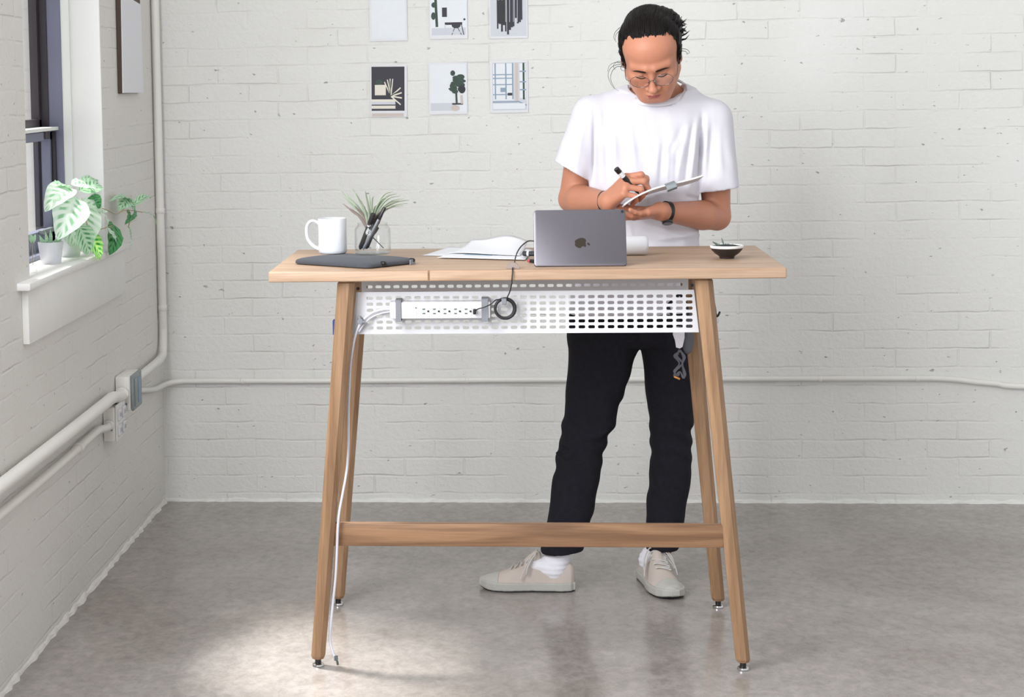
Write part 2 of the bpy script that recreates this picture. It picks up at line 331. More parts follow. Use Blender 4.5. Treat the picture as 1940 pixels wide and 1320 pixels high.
def box(bm, lo, hi, bevel=0.0, mi=0, seg=2, mat=None):
    lo, hi = Vector(lo), Vector(hi)
    r = bmesh.ops.create_cube(bm, size=1.0); vs = r['verts']
    c = (lo + hi) / 2; s = hi - lo
    for v in vs: v.co = Vector((v.co.x * s.x, v.co.y * s.y, v.co.z * s.z)) + c
    fs = list({f for v in vs for f in v.link_faces})
    for f in fs: f.material_index = mi
    if bevel > 0:
        es = list({e for v in vs for e in v.link_edges})
        rb = bmesh.ops.bevel(bm, geom=es, offset=bevel, segments=seg, profile=0.5, affect='EDGES')
        for f in rb['faces']: f.material_index = mi
        vs = list({v for f in rb['faces'] for v in f.verts} | {v for v in vs if v.is_valid})
    if mat is not None:
        allv = set(v for v in vs if v.is_valid)
        for v in allv: v.co = mat @ v.co
    return vs
def obox(bm, center, axes, half, bevel=0.0, mi=0, seg=2):
    """oriented box: axes three unit vectors"""
    m = Matrix.Identity(4)
    for i, a in enumerate(axes):
        for k in range(3): m[k][i] = a[k]
    for k in range(3): m[k][3] = center[k]
    return box(bm, [-h for h in half], half, bevel, mi, seg, mat=m)
def frames(pts):
    pts = [Vector(p) for p in pts]; T = []
    for i in range(len(pts)):
        a = pts[max(0, i - 1)]; b = pts[min(len(pts) - 1, i + 1)]; t = (b - a)
        T.append(t.normalized() if t.length > 1e-9 else Vector((0, 0, 1)))
    u = T[0].orthogonal().normalized(); out = []
    for i, t in enumerate(T):
        u = (u - t * u.dot(t)); u = u.normalized() if u.length > 1e-6 else t.orthogonal().normalized()
        out.append((pts[i], t, u, t.cross(u)))
    return out
def tube(bm, pts, r, n=10, mi=0, cap=True, flat=1.0):
    rs = r if isinstance(r, (list, tuple, np.ndarray)) else [r] * len(pts)
    rings = []
    for (p, t, u, v), rr in zip(frames(pts), rs):
        rings.append([bm.verts.new(p + (u * math.cos(2 * PI * k / n) + v * math.sin(2 * PI * k / n) * flat) * rr) for k in range(n)])
    for a, b in zip(rings[:-1], rings[1:]):
        for k in range(n):
            f = bm.faces.new((a[k], a[(k + 1) % n], b[(k + 1) % n], b[k])); f.material_index = mi; f.smooth = True
    if cap:
        for rg in (rings[0][::-1], rings[-1]):
            try: f = bm.faces.new(rg); f.material_index = mi
            except ValueError: pass
def smooth_path(pts, n=8):
    pts = [Vector(p) for p in pts]; out = []
    for i in range(len(pts) - 1):
        p0 = pts[max(0, i - 1)]; p1 = pts[i]; p2 = pts[i + 1]; p3 = pts[min(len(pts) - 1, i + 2)]
        for k in range(n):
            t = k / n
            out.append(0.5 * ((2 * p1) + (-p0 + p2) * t + (2 * p0 - 5 * p1 + 4 * p2 - p3) * t * t + (-p0 + 3 * p1 - 3 * p2 + p3) * t ** 3))
    out.append(pts[-1]); return out
def lathe(bm, prof, c, n=48, mi=0, axis=None):
    rings = []
    for r, z in prof:
        rings.append([bm.verts.new(Vector((c[0] + r * math.cos(2 * PI * k / n), c[1] + r * math.sin(2 * PI * k / n), c[2] + z))) for k in range(n)] if r > 1e-6 else [bm.verts.new(Vector((c[0], c[1], c[2] + z)))])
    for a, b in zip(rings[:-1], rings[1:]):
        for k in range(n):
            k2 = (k + 1) % n
            if len(a) == 1 and len(b) == 1: continue
            if len(a) == 1: f = bm.faces.new((a[0], b[k2], b[k]))
            elif len(b) == 1: f = bm.faces.new((a[k], a[k2], b[0]))
            else: f = bm.faces.new((a[k], a[k2], b[k2], b[k]))
            f.material_index = mi; f.smooth = True
def prism(bm, poly, n, depth, mi=0):
    """poly: 3-D points of a flat outline, extruded by depth along n"""
    n = Vector(n); a = [bm.verts.new(Vector(p)) for p in poly]; b = [bm.verts.new(Vector(p) + n * depth) for p in poly]
    fs = [bm.faces.new(a[::-1]), bm.faces.new(b)]
    k = len(a)
    for i in range(k): fs.append(bm.faces.new((a[i], a[(i + 1) % k], b[(i + 1) % k], b[i])))
    for f in fs: f.material_index = mi

# ------------------------------------------------------------------ distance-field modelling (bodies, clothes, shoes)
class Field:
    def __init__(s, lo, hi, h):
        s.lo = np.array(lo, float); s.h = h; s.n = np.ceil((np.array(hi) - s.lo) / h).astype(int) + 1
        s.v = np.full(s.n, 0.5, np.float32); s.ax = [(s.lo[i] + h * np.arange(s.n[i])).astype(np.float32) for i in range(3)]
    def _sl(s, lo, hi):
        a = np.clip(np.floor((np.array(lo) - s.lo) / s.h).astype(int), 0, s.n); b = np.clip(np.ceil((np.array(hi) - s.lo) / s.h).astype(int) + 1, 0, s.n)
        if (b <= a).any(): return None
        sl = tuple(slice(a[i], b[i]) for i in range(3))
        X = s.ax[0][sl[0]][:, None, None]; Y = s.ax[1][sl[1]][None, :, None]; Z = s.ax[2][sl[2]][None, None, :]
        return sl, X, Y, Z
    def add(s, fb, k=0.01):
        fn, lo, hi = fb; m = k + 3 * s.h; q = s._sl(lo - m, hi + m)
        if q is None: return
        sl, X, Y, Z = q; d = fn(X, Y, Z).astype(np.float32); a = s.v[sl]
        if k > 0:
            h = np.clip(0.5 + 0.5 * (a - d) / k, 0, 1); s.v[sl] = a * (1 - h) + d * h - k * h * (1 - h)
        else: s.v[sl] = np.minimum(a, d)
    def sub(s, fb, k=0.004):
        fn, lo, hi = fb; m = k + 3 * s.h; q = s._sl(lo - m, hi + m)
        if q is None: return
        sl, X, Y, Z = q; d = -fn(X, Y, Z).astype(np.float32); a = s.v[sl]
        if k > 0:
            h = np.clip(0.5 - 0.5 * (a - d) / k, 0, 1); s.v[sl] = a * (1 - h) + d * h + k * h * (1 - h)
        else: s.v[sl] = np.maximum(a, d)
    def warp(s, fn, lo=None, hi=None):
        q = s._sl(s.lo if lo is None else lo, s.lo + s.n * s.h if hi is None else hi)
        if q is None: return
        sl, X, Y, Z = q; s.v[sl] += fn(X, Y, Z).astype(np.float32)
    def mesh(s):
        v = s.v; inside = v < 0; nx, ny, nz = v.shape
        cell = np.zeros((nx - 1, ny - 1, nz - 1), bool)
        cs = np.zeros((nx - 1, ny - 1, nz - 1), np.int8)
        for i in (0, 1):
            for j in (0, 1):
                for k in (0, 1): cs += inside[i:nx - 1 + i, j:ny - 1 + j, k:nz - 1 + k]
        idx = np.argwhere((cs > 0) & (cs < 8)); ids = -np.ones(cell.shape, np.int64); ids[tuple(idx.T)] = np.arange(len(idx))
        acc = np.zeros((len(idx), 3)); cnt = np.zeros(len(idx))
        cor = {(i, j, k): v[idx[:, 0] + i, idx[:, 1] + j, idx[:, 2] + k].astype(np.float64) for i in (0, 1) for j in (0, 1) for k in (0, 1)}
        for ax in range(3):
            for a in (0, 1):
                for b in (0, 1):
                    c0 = [0, 0, 0]; o = [x for x in range(3) if x != ax]; c0[o[0]] = a; c0[o[1]] = b; c1 = list(c0); c1[ax] = 1
                    v0, v1 = cor[tuple(c0)], cor[tuple(c1)]; m = (v0 < 0) != (v1 < 0)
                    t = np.where(m, v0 / np.where(m, v0 - v1, 1), 0); p = np.zeros((len(idx), 3)); p[:] = c0; p[:, ax] = t
                    acc[m] += p[m]; cnt[m] += 1
        verts = s.lo + (idx + acc / np.maximum(cnt, 1)[:, None]) * s.h
        quads = []
        for ax in range(3):
            o = [(1, 2), (2, 0), (0, 1)][ax]
            sl0 = [slice(None)] * 3; sl1 = [slice(None)] * 3; sl0[ax] = slice(0, -1); sl1[ax] = slice(1, None)
            A, B = inside[tuple(sl0)], inside[tuple(sl1)]
            for flip, msk in ((False, A & ~B), (True, ~A & B)):
                e = np.argwhere(msk); ok = (e[:, o[0]] > 0) & (e[:, o[1]] > 0) & (e[:, o[0]] < v.shape[o[0]] - 1) & (e[:, o[1]] < v.shape[o[1]] - 1); e = e[ok]
                def g(da, db):
                    q = e.copy(); q[:, o[0]] -= da; q[:, o[1]] -= db; return ids[tuple(q.T)]
                qd = np.stack([g(1, 1), g(0, 1), g(0, 0), g(1, 0)], 1)
                if flip: qd = qd[:, ::-1]
                quads.append(qd)
        return verts, np.concatenate(quads)
def mesh_from(name, verts, quads):
    me = bpy.data.meshes.new(name); me.vertices.add(len(verts)); me.vertices.foreach_set('co', np.asarray(verts, np.float32).ravel())
    me.loops.add(len(quads) * 4); me.loops.foreach_set('vertex_index', np.asarray(quads, np.int32).ravel())
    me.polygons.add(len(quads)); me.polygons.foreach_set('loop_start', np.arange(0, len(quads) * 4, 4, dtype=np.int32))
    me.update(calc_edges=True); me.validate(); return me
def relax(verts, quads, it=2, lam=0.5):
    e = np.concatenate([quads[:, [0, 1]], quads[:, [1, 2]], quads[:, [2, 3]], quads[:, [3, 0]]]); n = len(verts)
    deg = np.bincount(e.ravel(), minlength=n).astype(float)
    for _ in range(it):
        acc = np.zeros_like(verts)
        for c in range(3): acc[:, c] = np.bincount(e[:, 0], verts[e[:, 1], c], n) + np.bincount(e[:, 1], verts[e[:, 0], c], n)
        verts = verts + lam * (acc / np.maximum(deg, 1)[:, None] - verts)
    return verts
def A3(p): return np.array(p, float)
def cone(a, b, ra, rb=None):
    a, b = A3(a), A3(b); rb = ra if rb is None else rb; ba = b - a; L2 = max(float(ba @ ba), 1e-12)
    def fn(X, Y, Z):
        px, py, pz = X - a[0], Y - a[1], Z - a[2]
        t = np.clip((px * ba[0] + py * ba[1] + pz * ba[2]) / L2, 0, 1)
        return np.sqrt((px - ba[0] * t) ** 2 + (py - ba[1] * t) ** 2 + (pz - ba[2] * t) ** 2) - (ra + (rb - ra) * t)
    r = max(ra, rb); return fn, np.minimum(a, b) - r, np.maximum(a, b) + r
def ell(c, r, R=None):
    c, r = A3(c), A3(r); R = np.eye(3) if R is None else np.array(R)      # columns of R: ellipsoid axes in the room
    def fn(X, Y, Z):
        px, py, pz = X - c[0], Y - c[1], Z - c[2]
        q = [px * R[0, i] + py * R[1, i] + pz * R[2, i] for i in range(3)]
        k0 = np.sqrt(sum((q[i] / r[i]) ** 2 for i in range(3))); k1 = np.sqrt(sum((q[i] / r[i] ** 2) ** 2 for i in range(3)))
        return k0 * (k0 - 1) / np.maximum(k1, 1e-6)
    m = np.sqrt(((R * r) ** 2).sum(1)); return fn, c - m, c + m
def loft(rows, p=2.4, ext=0.0):
    """rows: (z, cx, cy, a, b) sorted by z; flat top and bottom"""
    rows = sorted(rows); zz, cx, cy, aa, bb = [np.array(c, float) for c in zip(*rows)]
    def fn(X, Y, Z):
        c1, c2, a, b = [np.interp(Z, zz, q) for q in (cx, cy, aa, bb)]
        a = a + ext; b = b + ext
        k = (np.abs((X - c1) / a) ** p + np.abs((Y - c2) / b) ** p) ** (1 / p)
        d = (k - 1) * np.minimum(a, b)
        return np.maximum(d, np.maximum(zz[0] - Z, Z - zz[-1]))
    return fn, np.array([min(cx - aa), min(cy - bb), zz[0]]) - ext, np.array([max(cx + aa), max(cy + bb), zz[-1]]) + ext
def half(pt, n, lo, hi):
    """half space in front of pt along n, limited to a box"""
    pt, n = A3(pt), A3(n) / np.linalg.norm(n)
    return (lambda X, Y, Z: -((X - pt[0]) * n[0] + (Y - pt[1]) * n[1] + (Z - pt[2]) * n[2])), A3(lo), A3(hi)
def inter_fb(f1, f2):
    return (lambda X, Y, Z: np.maximum(f1[0](X, Y, Z), f2[0](X, Y, Z))), np.maximum(f1[1], f2[1]), np.minimum(f1[2], f2[2])
def field_obj(name, F, mats, parent=None, it=1):
    v, q = F.mesh(); v = relax(v, q, it) if it else v
    return link_mesh(name, mesh_from(name, v, q), mats, parent, smooth=True)

# ================================================================== THE ROOM
XL, YB = -1.29, 6.66                      # faces of the left and back walls
WY0, WY1, WZ0, WZ1 = 4.872, 5.794, 0.985, 3.15   # window opening
bm = bmesh.new(); box(bm, (-1.9, -1.5, -0.2), (4.0, 7.0, 0.0)); tag(bm_obj('floor', bm, MAT['floor']), kind='structure')
bm = bmesh.new(); box(bm, (-1.6, YB, 0.0), (4.0, YB + 0.3, 3.7)); tag(bm_obj('wall_back', bm, MAT['brick_back']), kind='structure')
bm = bmesh.new(); box(bm, (-1.9, -1.5, 3.7), (4.2, 7.0, 3.8)); tag(bm_obj('ceiling', bm, MAT['ceiling']), kind='structure')
# left wall with its window opening and a slightly wavy plastered reveal
bm = bmesh.new()
XO = XL - 0.26
for lo, hi in (((XO, -1.5, 0), (XL, .3, 3.7)), ((XO, 1.7, 0), (XL, 2.5, 3.7)), ((XO, 3.9, 0), (XL, WY0, 3.7)), ((XO, .3, 0), (XL, 1.7, WZ0)), ((XO, 2.5, 0), (XL, 3.9, WZ0)), ((XO, .3, WZ1), (XL, 1.7, 3.7)), ((XO, 2.5, WZ1), (XL, 3.9, 3.7)), ((XO, WY1, 0), (XL, YB + 0.0, 3.7)), ((XO, WY0, 0), (XL, WY1, WZ0 - 0.03)), ((XO, WY0, WZ1), (XL, WY1, 3.7))):
    box(bm, lo, hi)
tag(bm_obj('wall_left', bm, MAT['brick_left']), kind='structure')
# ragged plaster line where walls meet floor
bm = bmesh.new()
def ragged(a, b, up, out, hgt, n=90):
    a, b = Vector(a), Vector(b); up, out = Vector(up), Vector(out); prev = None
    for i in range(n + 1):
        p = a.lerp(b, i / n); h = hgt * (0.55 + 0.7 * random.random()); o = 0.004 + 0.010 * random.random()
        cur = [bm.verts.new(p), bm.verts.new(p + out * o), bm.verts.new(p + out * o * .6 + up * h * .6), bm.verts.new(p + up * h)]
        if prev:
            for k in range(3): bm.faces.new((prev[k], cur[k], cur[k + 1], prev[k + 1]))
        prev = cur
ragged((XL, YB, 0), (3.9, YB, 0), (0, 0, 1), (0, -1, 0), 0.012, 200)
tag(bm_obj('trim_1', bm, MAT['brick_back']), kind='structure')
bm = bmesh.new(); ragged((XL, 1.0, 0), (XL, YB, 0), (0, 0, 1), (1, 0, 0), 0.014, 160)
tag(bm_obj('trim_2', bm, MAT['brick_left']), kind='structure')

# window: plaster reveal, white trim, dark steel sashes
win = empty('window_1', (XL - 0.1, (WY0 + WY1) / 2, WZ0)); win['kind'] = 'structure'
def wpart(name, mat, boxes, bev=0.0, parent=None, auto=None):
    bm = bmesh.new()
    for lo, hi in boxes: box(bm, lo, hi, bev)
    return bm_obj(name, bm, mat, parent or win, auto=auto)
e = 0.001
wpart('reveal', MAT['plaster'], [((XL - 0.095, WY1 - 0.004, WZ0), (XL - e, WY1 + e, WZ1)), ((XL - 0.095, WY0 - e, WZ0), (XL - e, WY0 + 0.004, WZ1)), ((XL - 0.095, WY0, WZ1 - 0.004), (XL - e, WY1, WZ1 + e))])
def jambs(x0, x1, t, z0=WZ0, z1=WZ1): return [((x0, WY1 - t, z0), (x1, WY1, z1)), ((x0, WY0, z0), (x1, WY0 + t, z1)), ((x0, WY0, z1 - t), (x1, WY1, z1))]
wpart('window_trim', MAT['frame_white'], jambs(XL - 0.122, XL - 0.094, 0.014), 0.002)
wpart('window_frame', MAT['frame_blue'], jambs(XL - 0.165, XL - 0.120, 0.018) + [((XL - 0.20, WY0, WZ0 - 0.02), (XL - 0.11, WY1, WZ0 + 0.02))], 0.002)
wpart('window_frame', MAT['frame_dark'], jambs(XL - 0.215, XL - 0.163, 0.024), 0.002)
zm = 1.365
# upper sash (outer) and lower sash (inner)
wpart('upper_sash', MAT['frame_dark'], [((XL - 0.212, WY1 - 0.05, zm), (XL - 0.186, WY1 - 0.02, WZ1 - .02)), ((XL - 0.212, WY0 + 0.02, zm), (XL - 0.186, WY0 + 0.05, WZ1 - .02)), ((XL - 0.212, WY0 + 0.02, zm), (XL - 0.186, WY1 - 0.02, zm + 0.03))], 0.002)
wpart('meeting_rail', MAT['frame_white'], [((XL - 0.186, WY0 + 0.02, zm - 0.005), (XL - 0.135, WY1 - 0.004, zm + 0.006))], 0.002)
wpart('lower_sash', MAT['frame_blue'], [((XL - 0.184, WY1 - 0.05, WZ0 + .02), (XL - 0.155, WY1 - 0.02, zm)), ((XL - 0.184, WY0 + 0.02, WZ0 + .02), (XL - 0.155, WY0 + 0.05, zm)),
      ((XL - 0.184, WY0 + 0.02, zm - 0.035), (XL - 0.155, WY1 - 0.02, zm - 0.008)), ((XL - 0.184, WY0 + 0.02, WZ0 + 0.02), (XL - 0.155, WY1 - 0.02, WZ0 + 0.075))], 0.002)
wpart('sash_stop', MAT['frame_dark'], [((XL - 0.152, WY1 - 0.034, WZ0 + .08), (XL - 0.143, WY1 - 0.016, zm - 0.01)), ((XL - 0.200, WY1 - 0.06, WZ0 + .08), (XL - 0.190, WY1 - 0.02, zm - 0.03))])
wpart('sash_lock', MAT['frame_dark'], [((XL - 0.178, WY1 - 0.12, zm - 0.03), (XL - 0.15, WY1 - 0.07, zm - 0.006))], 0.003)
wpart('sash_lift', MAT['switch_metal'], [((XL - 0.155, WY1 - 0.22, WZ0 + 0.066), (XL - 0.14, WY1 - 0.02, WZ0 + 0.08))], 0.002)
wpart('pane', MAT['pane'], [((XL - 0.201, WY0 + 0.05, zm + 0.03), (XL - 0.197, WY1 - 0.05, WZ1 - 0.03)), ((XL - 0.172, WY0 + 0.05, WZ0 + 0.075), (XL - 0.168, WY1 - 0.05, zm - 0.035))])
sill = wpart('window_sill', MAT['sill'], [((XL - 0.12, 4.745, WZ0 - 0.012), (XL + 0.034, 5.98, WZ0 + 0.008))], 0.004, auto=40)
wpart('sill_apron', MAT['sill'], [((XL, 4.785, WZ0 - 0.155), (XL + 0.018, 5.99, WZ0 - 0.012))], 0.002, auto=40)

# the two windows nearer the camera that light the room
for k, y0 in ((2, 2.5), (3, .3)):
    w = empty('window_%d' % k, (XL - .1, y0 + .7, WZ0)); w['kind'] = 'structure'
    wpart('window_frame', MAT['frame_dark'], [((XL - .24, y0, WZ0), (XL - .2, y0 + .05, WZ1)), ((XL - .24, y0 + 1.35, WZ0), (XL - .2, y0 + 1.4, WZ1)), ((XL - .24, y0, WZ1 - .05), (XL - .2, y0 + 1.4, WZ1)), ((XL - .24, y0, WZ0), (XL - .2, y0 + 1.4, WZ0 + .05)), ((XL - .24, y0, 2.05), (XL - .2, y0 + 1.4, 2.09))], .002, parent=w)
    wpart('window_sill', MAT['sill'], [((XL - .2, y0 - .05, WZ0 - .012), (XL + .034, y0 + 1.45, WZ0 + .008))], .004, parent=w)

# ------------------------------------------------------------------ conduits, boxes
def pipe(name, pts, r, label, cat='pipe', extra=(), n=14, sm=8, mat='paint_pipe'):
    bm = bmesh.new(); tube(bm, smooth_path(pts, sm) if sm else pts, r, n)
    for (c, d, rr, ll) in extra:
        c, d = Vector(c), Vector(d).normalized(); tube(bm, [c - d * ll / 2, c - d * ll * .45, c + d * ll * .45, c + d * ll / 2], [rr * .92, rr, rr, rr * .92], n)
    o = bm_obj(name, bm, MAT[mat]); return tag(o, label, cat)
bx = XL + 0.03
pv = (XL + 0.017, YB - 0.05)
z_b = 0.535
pipe('conduit', [(pv[0], pv[1], 3.69), (pv[0], pv[1], 2.2), (pv[0], pv[1], 1.4), (pv[0], pv[1], 0.72), (pv[0], pv[1], 0.62), (pv[0] + .003, pv[1] - 0.03, 0.555), (bx - .005, pv[1] - 0.10, z_b + 0.004), (bx - .004, 6.30, z_b), (bx - .004, 6.03, z_b)], 0.0145,
     'white painted vertical conduit in the room corner bending down into the upper wall box', 'pipe', [((pv[0], pv[1], 1.05), (0, 0, 1), .0165, .02), ((pv[0], pv[1], 0.705), (0, 0, 1), .0165, .02)])
pipe('conduit', [(bx - .004, 5.868, z_b - .012), (bx - .002, 5.80, z_b - .014), (bx, 5.70, z_b + .002), (bx, 5.55, z_b + 0.002), (bx, 5.0, z_b), (bx, 4.0, z_b), (bx, 2.0, z_b)], 0.0185,
     'thick white painted conduit running along the left wall from the upper box', 'pipe', [((bx - .003, 5.85, z_b - .012), (0, 1, 0), .022, .02)])
z_c = 0.462
pipe('conduit', [(bx - .008, 5.684, z_c - .006), (bx - .008, 5.62, z_c - .006), (bx - .009, 5.55, z_c + .004), (bx - .010, 5.46, z_c + .004), (bx - .008, 5.0, z_c), (bx - .008, 4.0, z_c), (bx - .008, 2.0, z_c)], 0.012,
     'thinner white painted conduit below the thick one, ending at the lower wall box', 'pipe', [((bx - .009, 5.28, z_c + .001), (0, 1, 0), .0155, .03), ((bx - .008, 5.67, z_c - .006), (0, 1, 0), .0155, .02)])
zb2 = 0.436
pipe('conduit', [(XL + 0.016, 6.03, 0.495), (XL + 0.016, 6.10, 0.492), (XL + 0.014, 6.25, 0.470), (XL + 0.014, 6.45, 0.440), (XL + 0.022, 6.60, zb2 - .003), (XL + 0.06, 6.640, zb2), (XL + 0.16, YB - 0.013, zb2 + .001), (-0.6, YB - 0.012, zb2), (0.4, YB - 0.012, zb2 + .002), (1.2, YB - 0.012, zb2 + 0.002), (1.44, YB - 0.012, zb2), (1.60, YB - .012, zb2 - 0.016), (1.9, YB - .012, zb2 - .03), (3.8, YB - .012, zb2 - .03)], 0.0095,
     'slim white conduit running level along the back wall behind the desk', 'pipe', [((x, YB - 0.012, zb2 + .001), (1, 0, 0), .0112, .012) for x in (-1.0, -0.2, 0.62, 1.02, 1.35)])

def wallbox(name, y0, y1, z0, z1, d, label, cat):
    t = empty(name, (XL, (y0 + y1) / 2, z0), label, cat)
    bm = bmesh.new(); box(bm, (XL + .001, y0, z0), (XL + d, y1, z1), 0.005); bm_obj('box', bm, MAT['paint_pipe'], t, auto=40); return t
t = wallbox('junction_box', 5.87, 6.03, 0.465, 0.575, 0.047, 'white painted electrical box with galvanised switch cover, uppermost on the left wall', 'electrical box')
bm = bmesh.new(); box(bm, (XL + .047, 5.885, 0.462), (XL + .057, 6.02, 0.578), 0.006, seg=3); box(bm, (XL + .056, 5.90, 0.475), (XL + .062, 5.93, 0.565), 0.003)
cp = bm_obj('cover_plate', bm, MAT['switch_metal'], t, auto=40); cp['label'] = 'galvanised metal cover'
bm = bmesh.new()
box(bm, (XL + .0565, 5.950, 0.48), (XL + .060, 5.990, 0.56), 0.0015); s_o = bm_obj('socket', bm, MAT['print_blue'], t)
for z in (0.488, 0.515): bm = bmesh.new(); tube(bm, [(XL + .036, 5.871, z), (XL + .036, 5.864, z)], 0.0035, 8); bm_obj('screw', bm, MAT['switch_metal'], t)
t = wallbox('outlet_box', 5.685, 5.84, 0.402, 0.508, 0.035, 'white painted power outlet box below the galvanised switch cover', 'outlet')
bm = bmesh.new(); box(bm, (XL + .035, 5.70, 0.398), (XL + .041, 5.83, 0.512), 0.004, seg=3); bm_obj('cover_plate', bm, MAT['sill'], t, auto=40)
for y in (5.733, 5.797):
    for z in (0.431, 0.479):
        bm = bmesh.new(); box(bm, (XL + .039, y - .020, z - .018), (XL + .047, y + .020, z + .018), 0.005); so = bm_obj('socket', bm, MAT['white_plastic'], t)
        for dy in (-.007, .007): bm = bmesh.new(); box(bm, (XL + .0465, y + dy - .0012, z - .006), (XL + .0475, y + dy + .0012, z + .006)); bm_obj('slot', bm, MAT['grey_slot'], so)
for z in (0.44, 0.465): bm = bmesh.new(); tube(bm, [(XL + .028, 5.686, z), (XL + .028, 5.679, z)], 0.0035, 8); bm_obj('screw', bm, MAT['switch_metal'], t)

# ------------------------------------------------------------------ clipboard on the left wall
t = empty('wall_board', (XL, 6.19, 1.468), 'tall dark board on the left wall holding a long white paper sheet', 'board')
bm = bmesh.new(); box(bm, (XL + .001, 6.03, 1.468), (XL + .014, 6.36, 2.0), 0.001); bm_obj('board', bm, MAT['brown_edge'], t)
bm = bmesh.new(); prism(bm, [(XL + .0145, 6.032, 1.47), (XL + .0145, 6.36, 1.468), (XL + .0145, 6.35, 1.765), (XL + .0145, 6.045, 1.79)], (1, 0, 0), 0.0035); bm_obj('paper_sheet', bm, MAT['paper'], t)
bm = bmesh.new(); box(bm, (XL + .0142, 6.04, 1.79), (XL + .016, 6.35, 1.99)); bm_obj('picture', bm, MAT['print_black'], t)

# ------------------------------------------------------------------ prints on the back wall
def print_sheet(p0, p1, label, art, tilt=0.0):
    """p0, p1: opposite corners in the photograph; the sheet hangs flat on the wall"""
    a = P(p0[0], p0[1], YB - 0.004); b = P(p1[0], p1[1], YB - 0.004)
    x0, x1, z0, z1 = a[0], b[0], b[2], a[2]
    cx, cz = (x0 + x1) / 2, (z0 + z1) / 2; w, h = x1 - x0, z1 - z0
    names = ['paper'] + sorted({s[0] for s in art})
    bm = bmesh.new()
    def T(u, v):   # u right, v down, 0..1
        x = (u - .5) * w; z = (.5 - v) * h; return (cx + x * math.cos(tilt) - z * math.sin(tilt), cz + x * math.sin(tilt) + z * math.cos(tilt))
    c = [T(0, 0), T(1, 0), T(1, 1), T(0, 1)]
    prism(bm, [(q[0], YB - .0035, q[1]) for q in c], (0, -1, 0), 0.0006, 0)
    for i, s in enumerate(art):
        mi = names.index(s[0]); y = YB - .0042 - 0.00006 * i
        if s[1] == 'r': u0, v0, u1, v1 = s[2]; poly = [(u0, v0), (u1, v0), (u1, v1), (u0, v1)]
        elif s[1] == 'l': (u0, v0, u1, v1, t_) = s[2]; d = math.hypot(u1 - u0, v1 - v0); nx, ny = -(v1 - v0) / d * t_ / 2, (u1 - u0) / d * t_ / 2; poly = [(u0 + nx, v0 + ny), (u1 + nx, v1 + ny), (u1 - nx, v1 - ny), (u0 - nx, v0 - ny)]
        elif s[1] == 'e': (u0, v0, ru, rv) = s[2]; poly = [(u0 + ru * math.cos(k * PI / 7), v0 + rv * math.sin(k * PI / 7)) for k in range(14)]
        else: poly = s[2]
        pts = [T(*q) for q in poly]; f = bm.faces.new([bm.verts.new((q[0], y, q[1])) for q in pts]); f.material_index = mi
    me = bpy.data.meshes.new('art_print')
    for f in bm.faces:
        if f.calc_area() > 0 and len(f.verts) > 2 and f.normal.length == 0: f.normal_update()
    for f in bm.faces:
        f.normal_update()
        if f.normal.y > 0.5 and abs(f.calc_center_median().y - (YB - .0035)) > 1e-4: f.normal_flip()
    bm.to_mesh(me); bm.free()
    o = link_mesh('art_print', me, [MAT[n] for n in names]); return tag(o, label, 'print', 'prints pinned to the back wall')
R = random.Random(3)
print_sheet((699, -24), (772, 77), 'nearly blank pale print, top left of the wall prints', [('print_pale', 'r', (.06, .05, .94, .95))] + [('print_pale', 'l', (R.uniform(.1, .8), R.uniform(.2, .9), R.uniform(.1, .9), R.uniform(.2, .9), .01)) for _ in range(3)])
print_sheet((813, -30), (886, 73), 'print of a black chair at a white desk, top middle',
    [('print_pale', 'r', (.02, .02, .98, .93)), ('print_grey', 'r', (.05, .80, .95, .93)), ('print_green', 'l', (.16, .22, .19, .78, .07)), ('print_green', 'e', (.12, .38, .07, .05)), ('print_green', 'e', (.10, .58, .06, .07)), ('print_dark', 'r', (.33, .43, .46, .60)),
     ('print_dark', 'r', (.40, .70, .86, .745)), ('print_dark', 'e', (.70, .755, .12, .055)), ('print_dark', 'l', (.66, .80, .58, .93, .015)), ('print_dark', 'l', (.74, .80, .84, .93, .015)), ('print_grey', 'l', (.41, .74, .39, .92, .03)), ('print_dark', 'l', (.84, .74, .90, .93, .02)), ('print_grey', 'l', (.60, .88, .82, .88, .02)), ('print_green', 'e', (.92, .65, .03, .02))])
fr = [('print_dark', 'r', (.20 + i * .052, -0.0 + .02, .20 + (i + 1) * .052 - (0.0 if i % 4 else .012), .62 + .24 * R.random() * (1 if i < 9 else .6) + (.1 if i in (2, 3, 4, 5, 6) else 0))) for i in range(13)]
print_sheet((926, -30), (1000, 72), 'abstract print of dark vertical brush strokes, top right', [('print_grey', 'r', (.03, .02, .97, .96))] + fr + [('print_grey', 'l', (.34 + .1 * i, .05, .33 + .1 * i, .7, .012)) for i in range(5)] + [('print_black', 'r', (.22, .3, .40, .72)), ('print_grey', 'l', (.44, .92, .44, .96, .012))])
print_sheet((701, 124), (772, 221), 'dark print of an air plant and white mug on books, bottom left',
    [('print_dark', 'r', (.03, .03, .93, .88)), ('print_cream', 'r', (.12, .38, .42, .58)), ('print_green', 'e', (.24, .33, .10, .05)), ('print_cream', 'r', (.03, .66, .68, .71)), ('print_grey', 'r', (.03, .71, .68, .76)), ('print_cream', 'r', (.03, .78, .68, .84))]
    + [('print_cream', 'l', (.56, .60, .56 + .30 * math.cos(a), .60 - .34 * math.sin(a), .028)) for a in (2.2, 1.9, 1.65, 1.4, .5, .2, -.1, -.5)] + [('print_green', 'l', (.54, .60, .54 + .22 * math.cos(a), .60 - .3 * math.sin(a), .02)) for a in (2.0, 1.5, .3)] + [('print_tan', 'r', (.04, .93, .90, .985))], tilt=-.012)
gl = [('print_green', 'e', (.60 + .26 * R.random(), .15 + .42 * R.random(), .05 + .06 * R.random(), .025 + .03 * R.random())) for _ in range(22)]
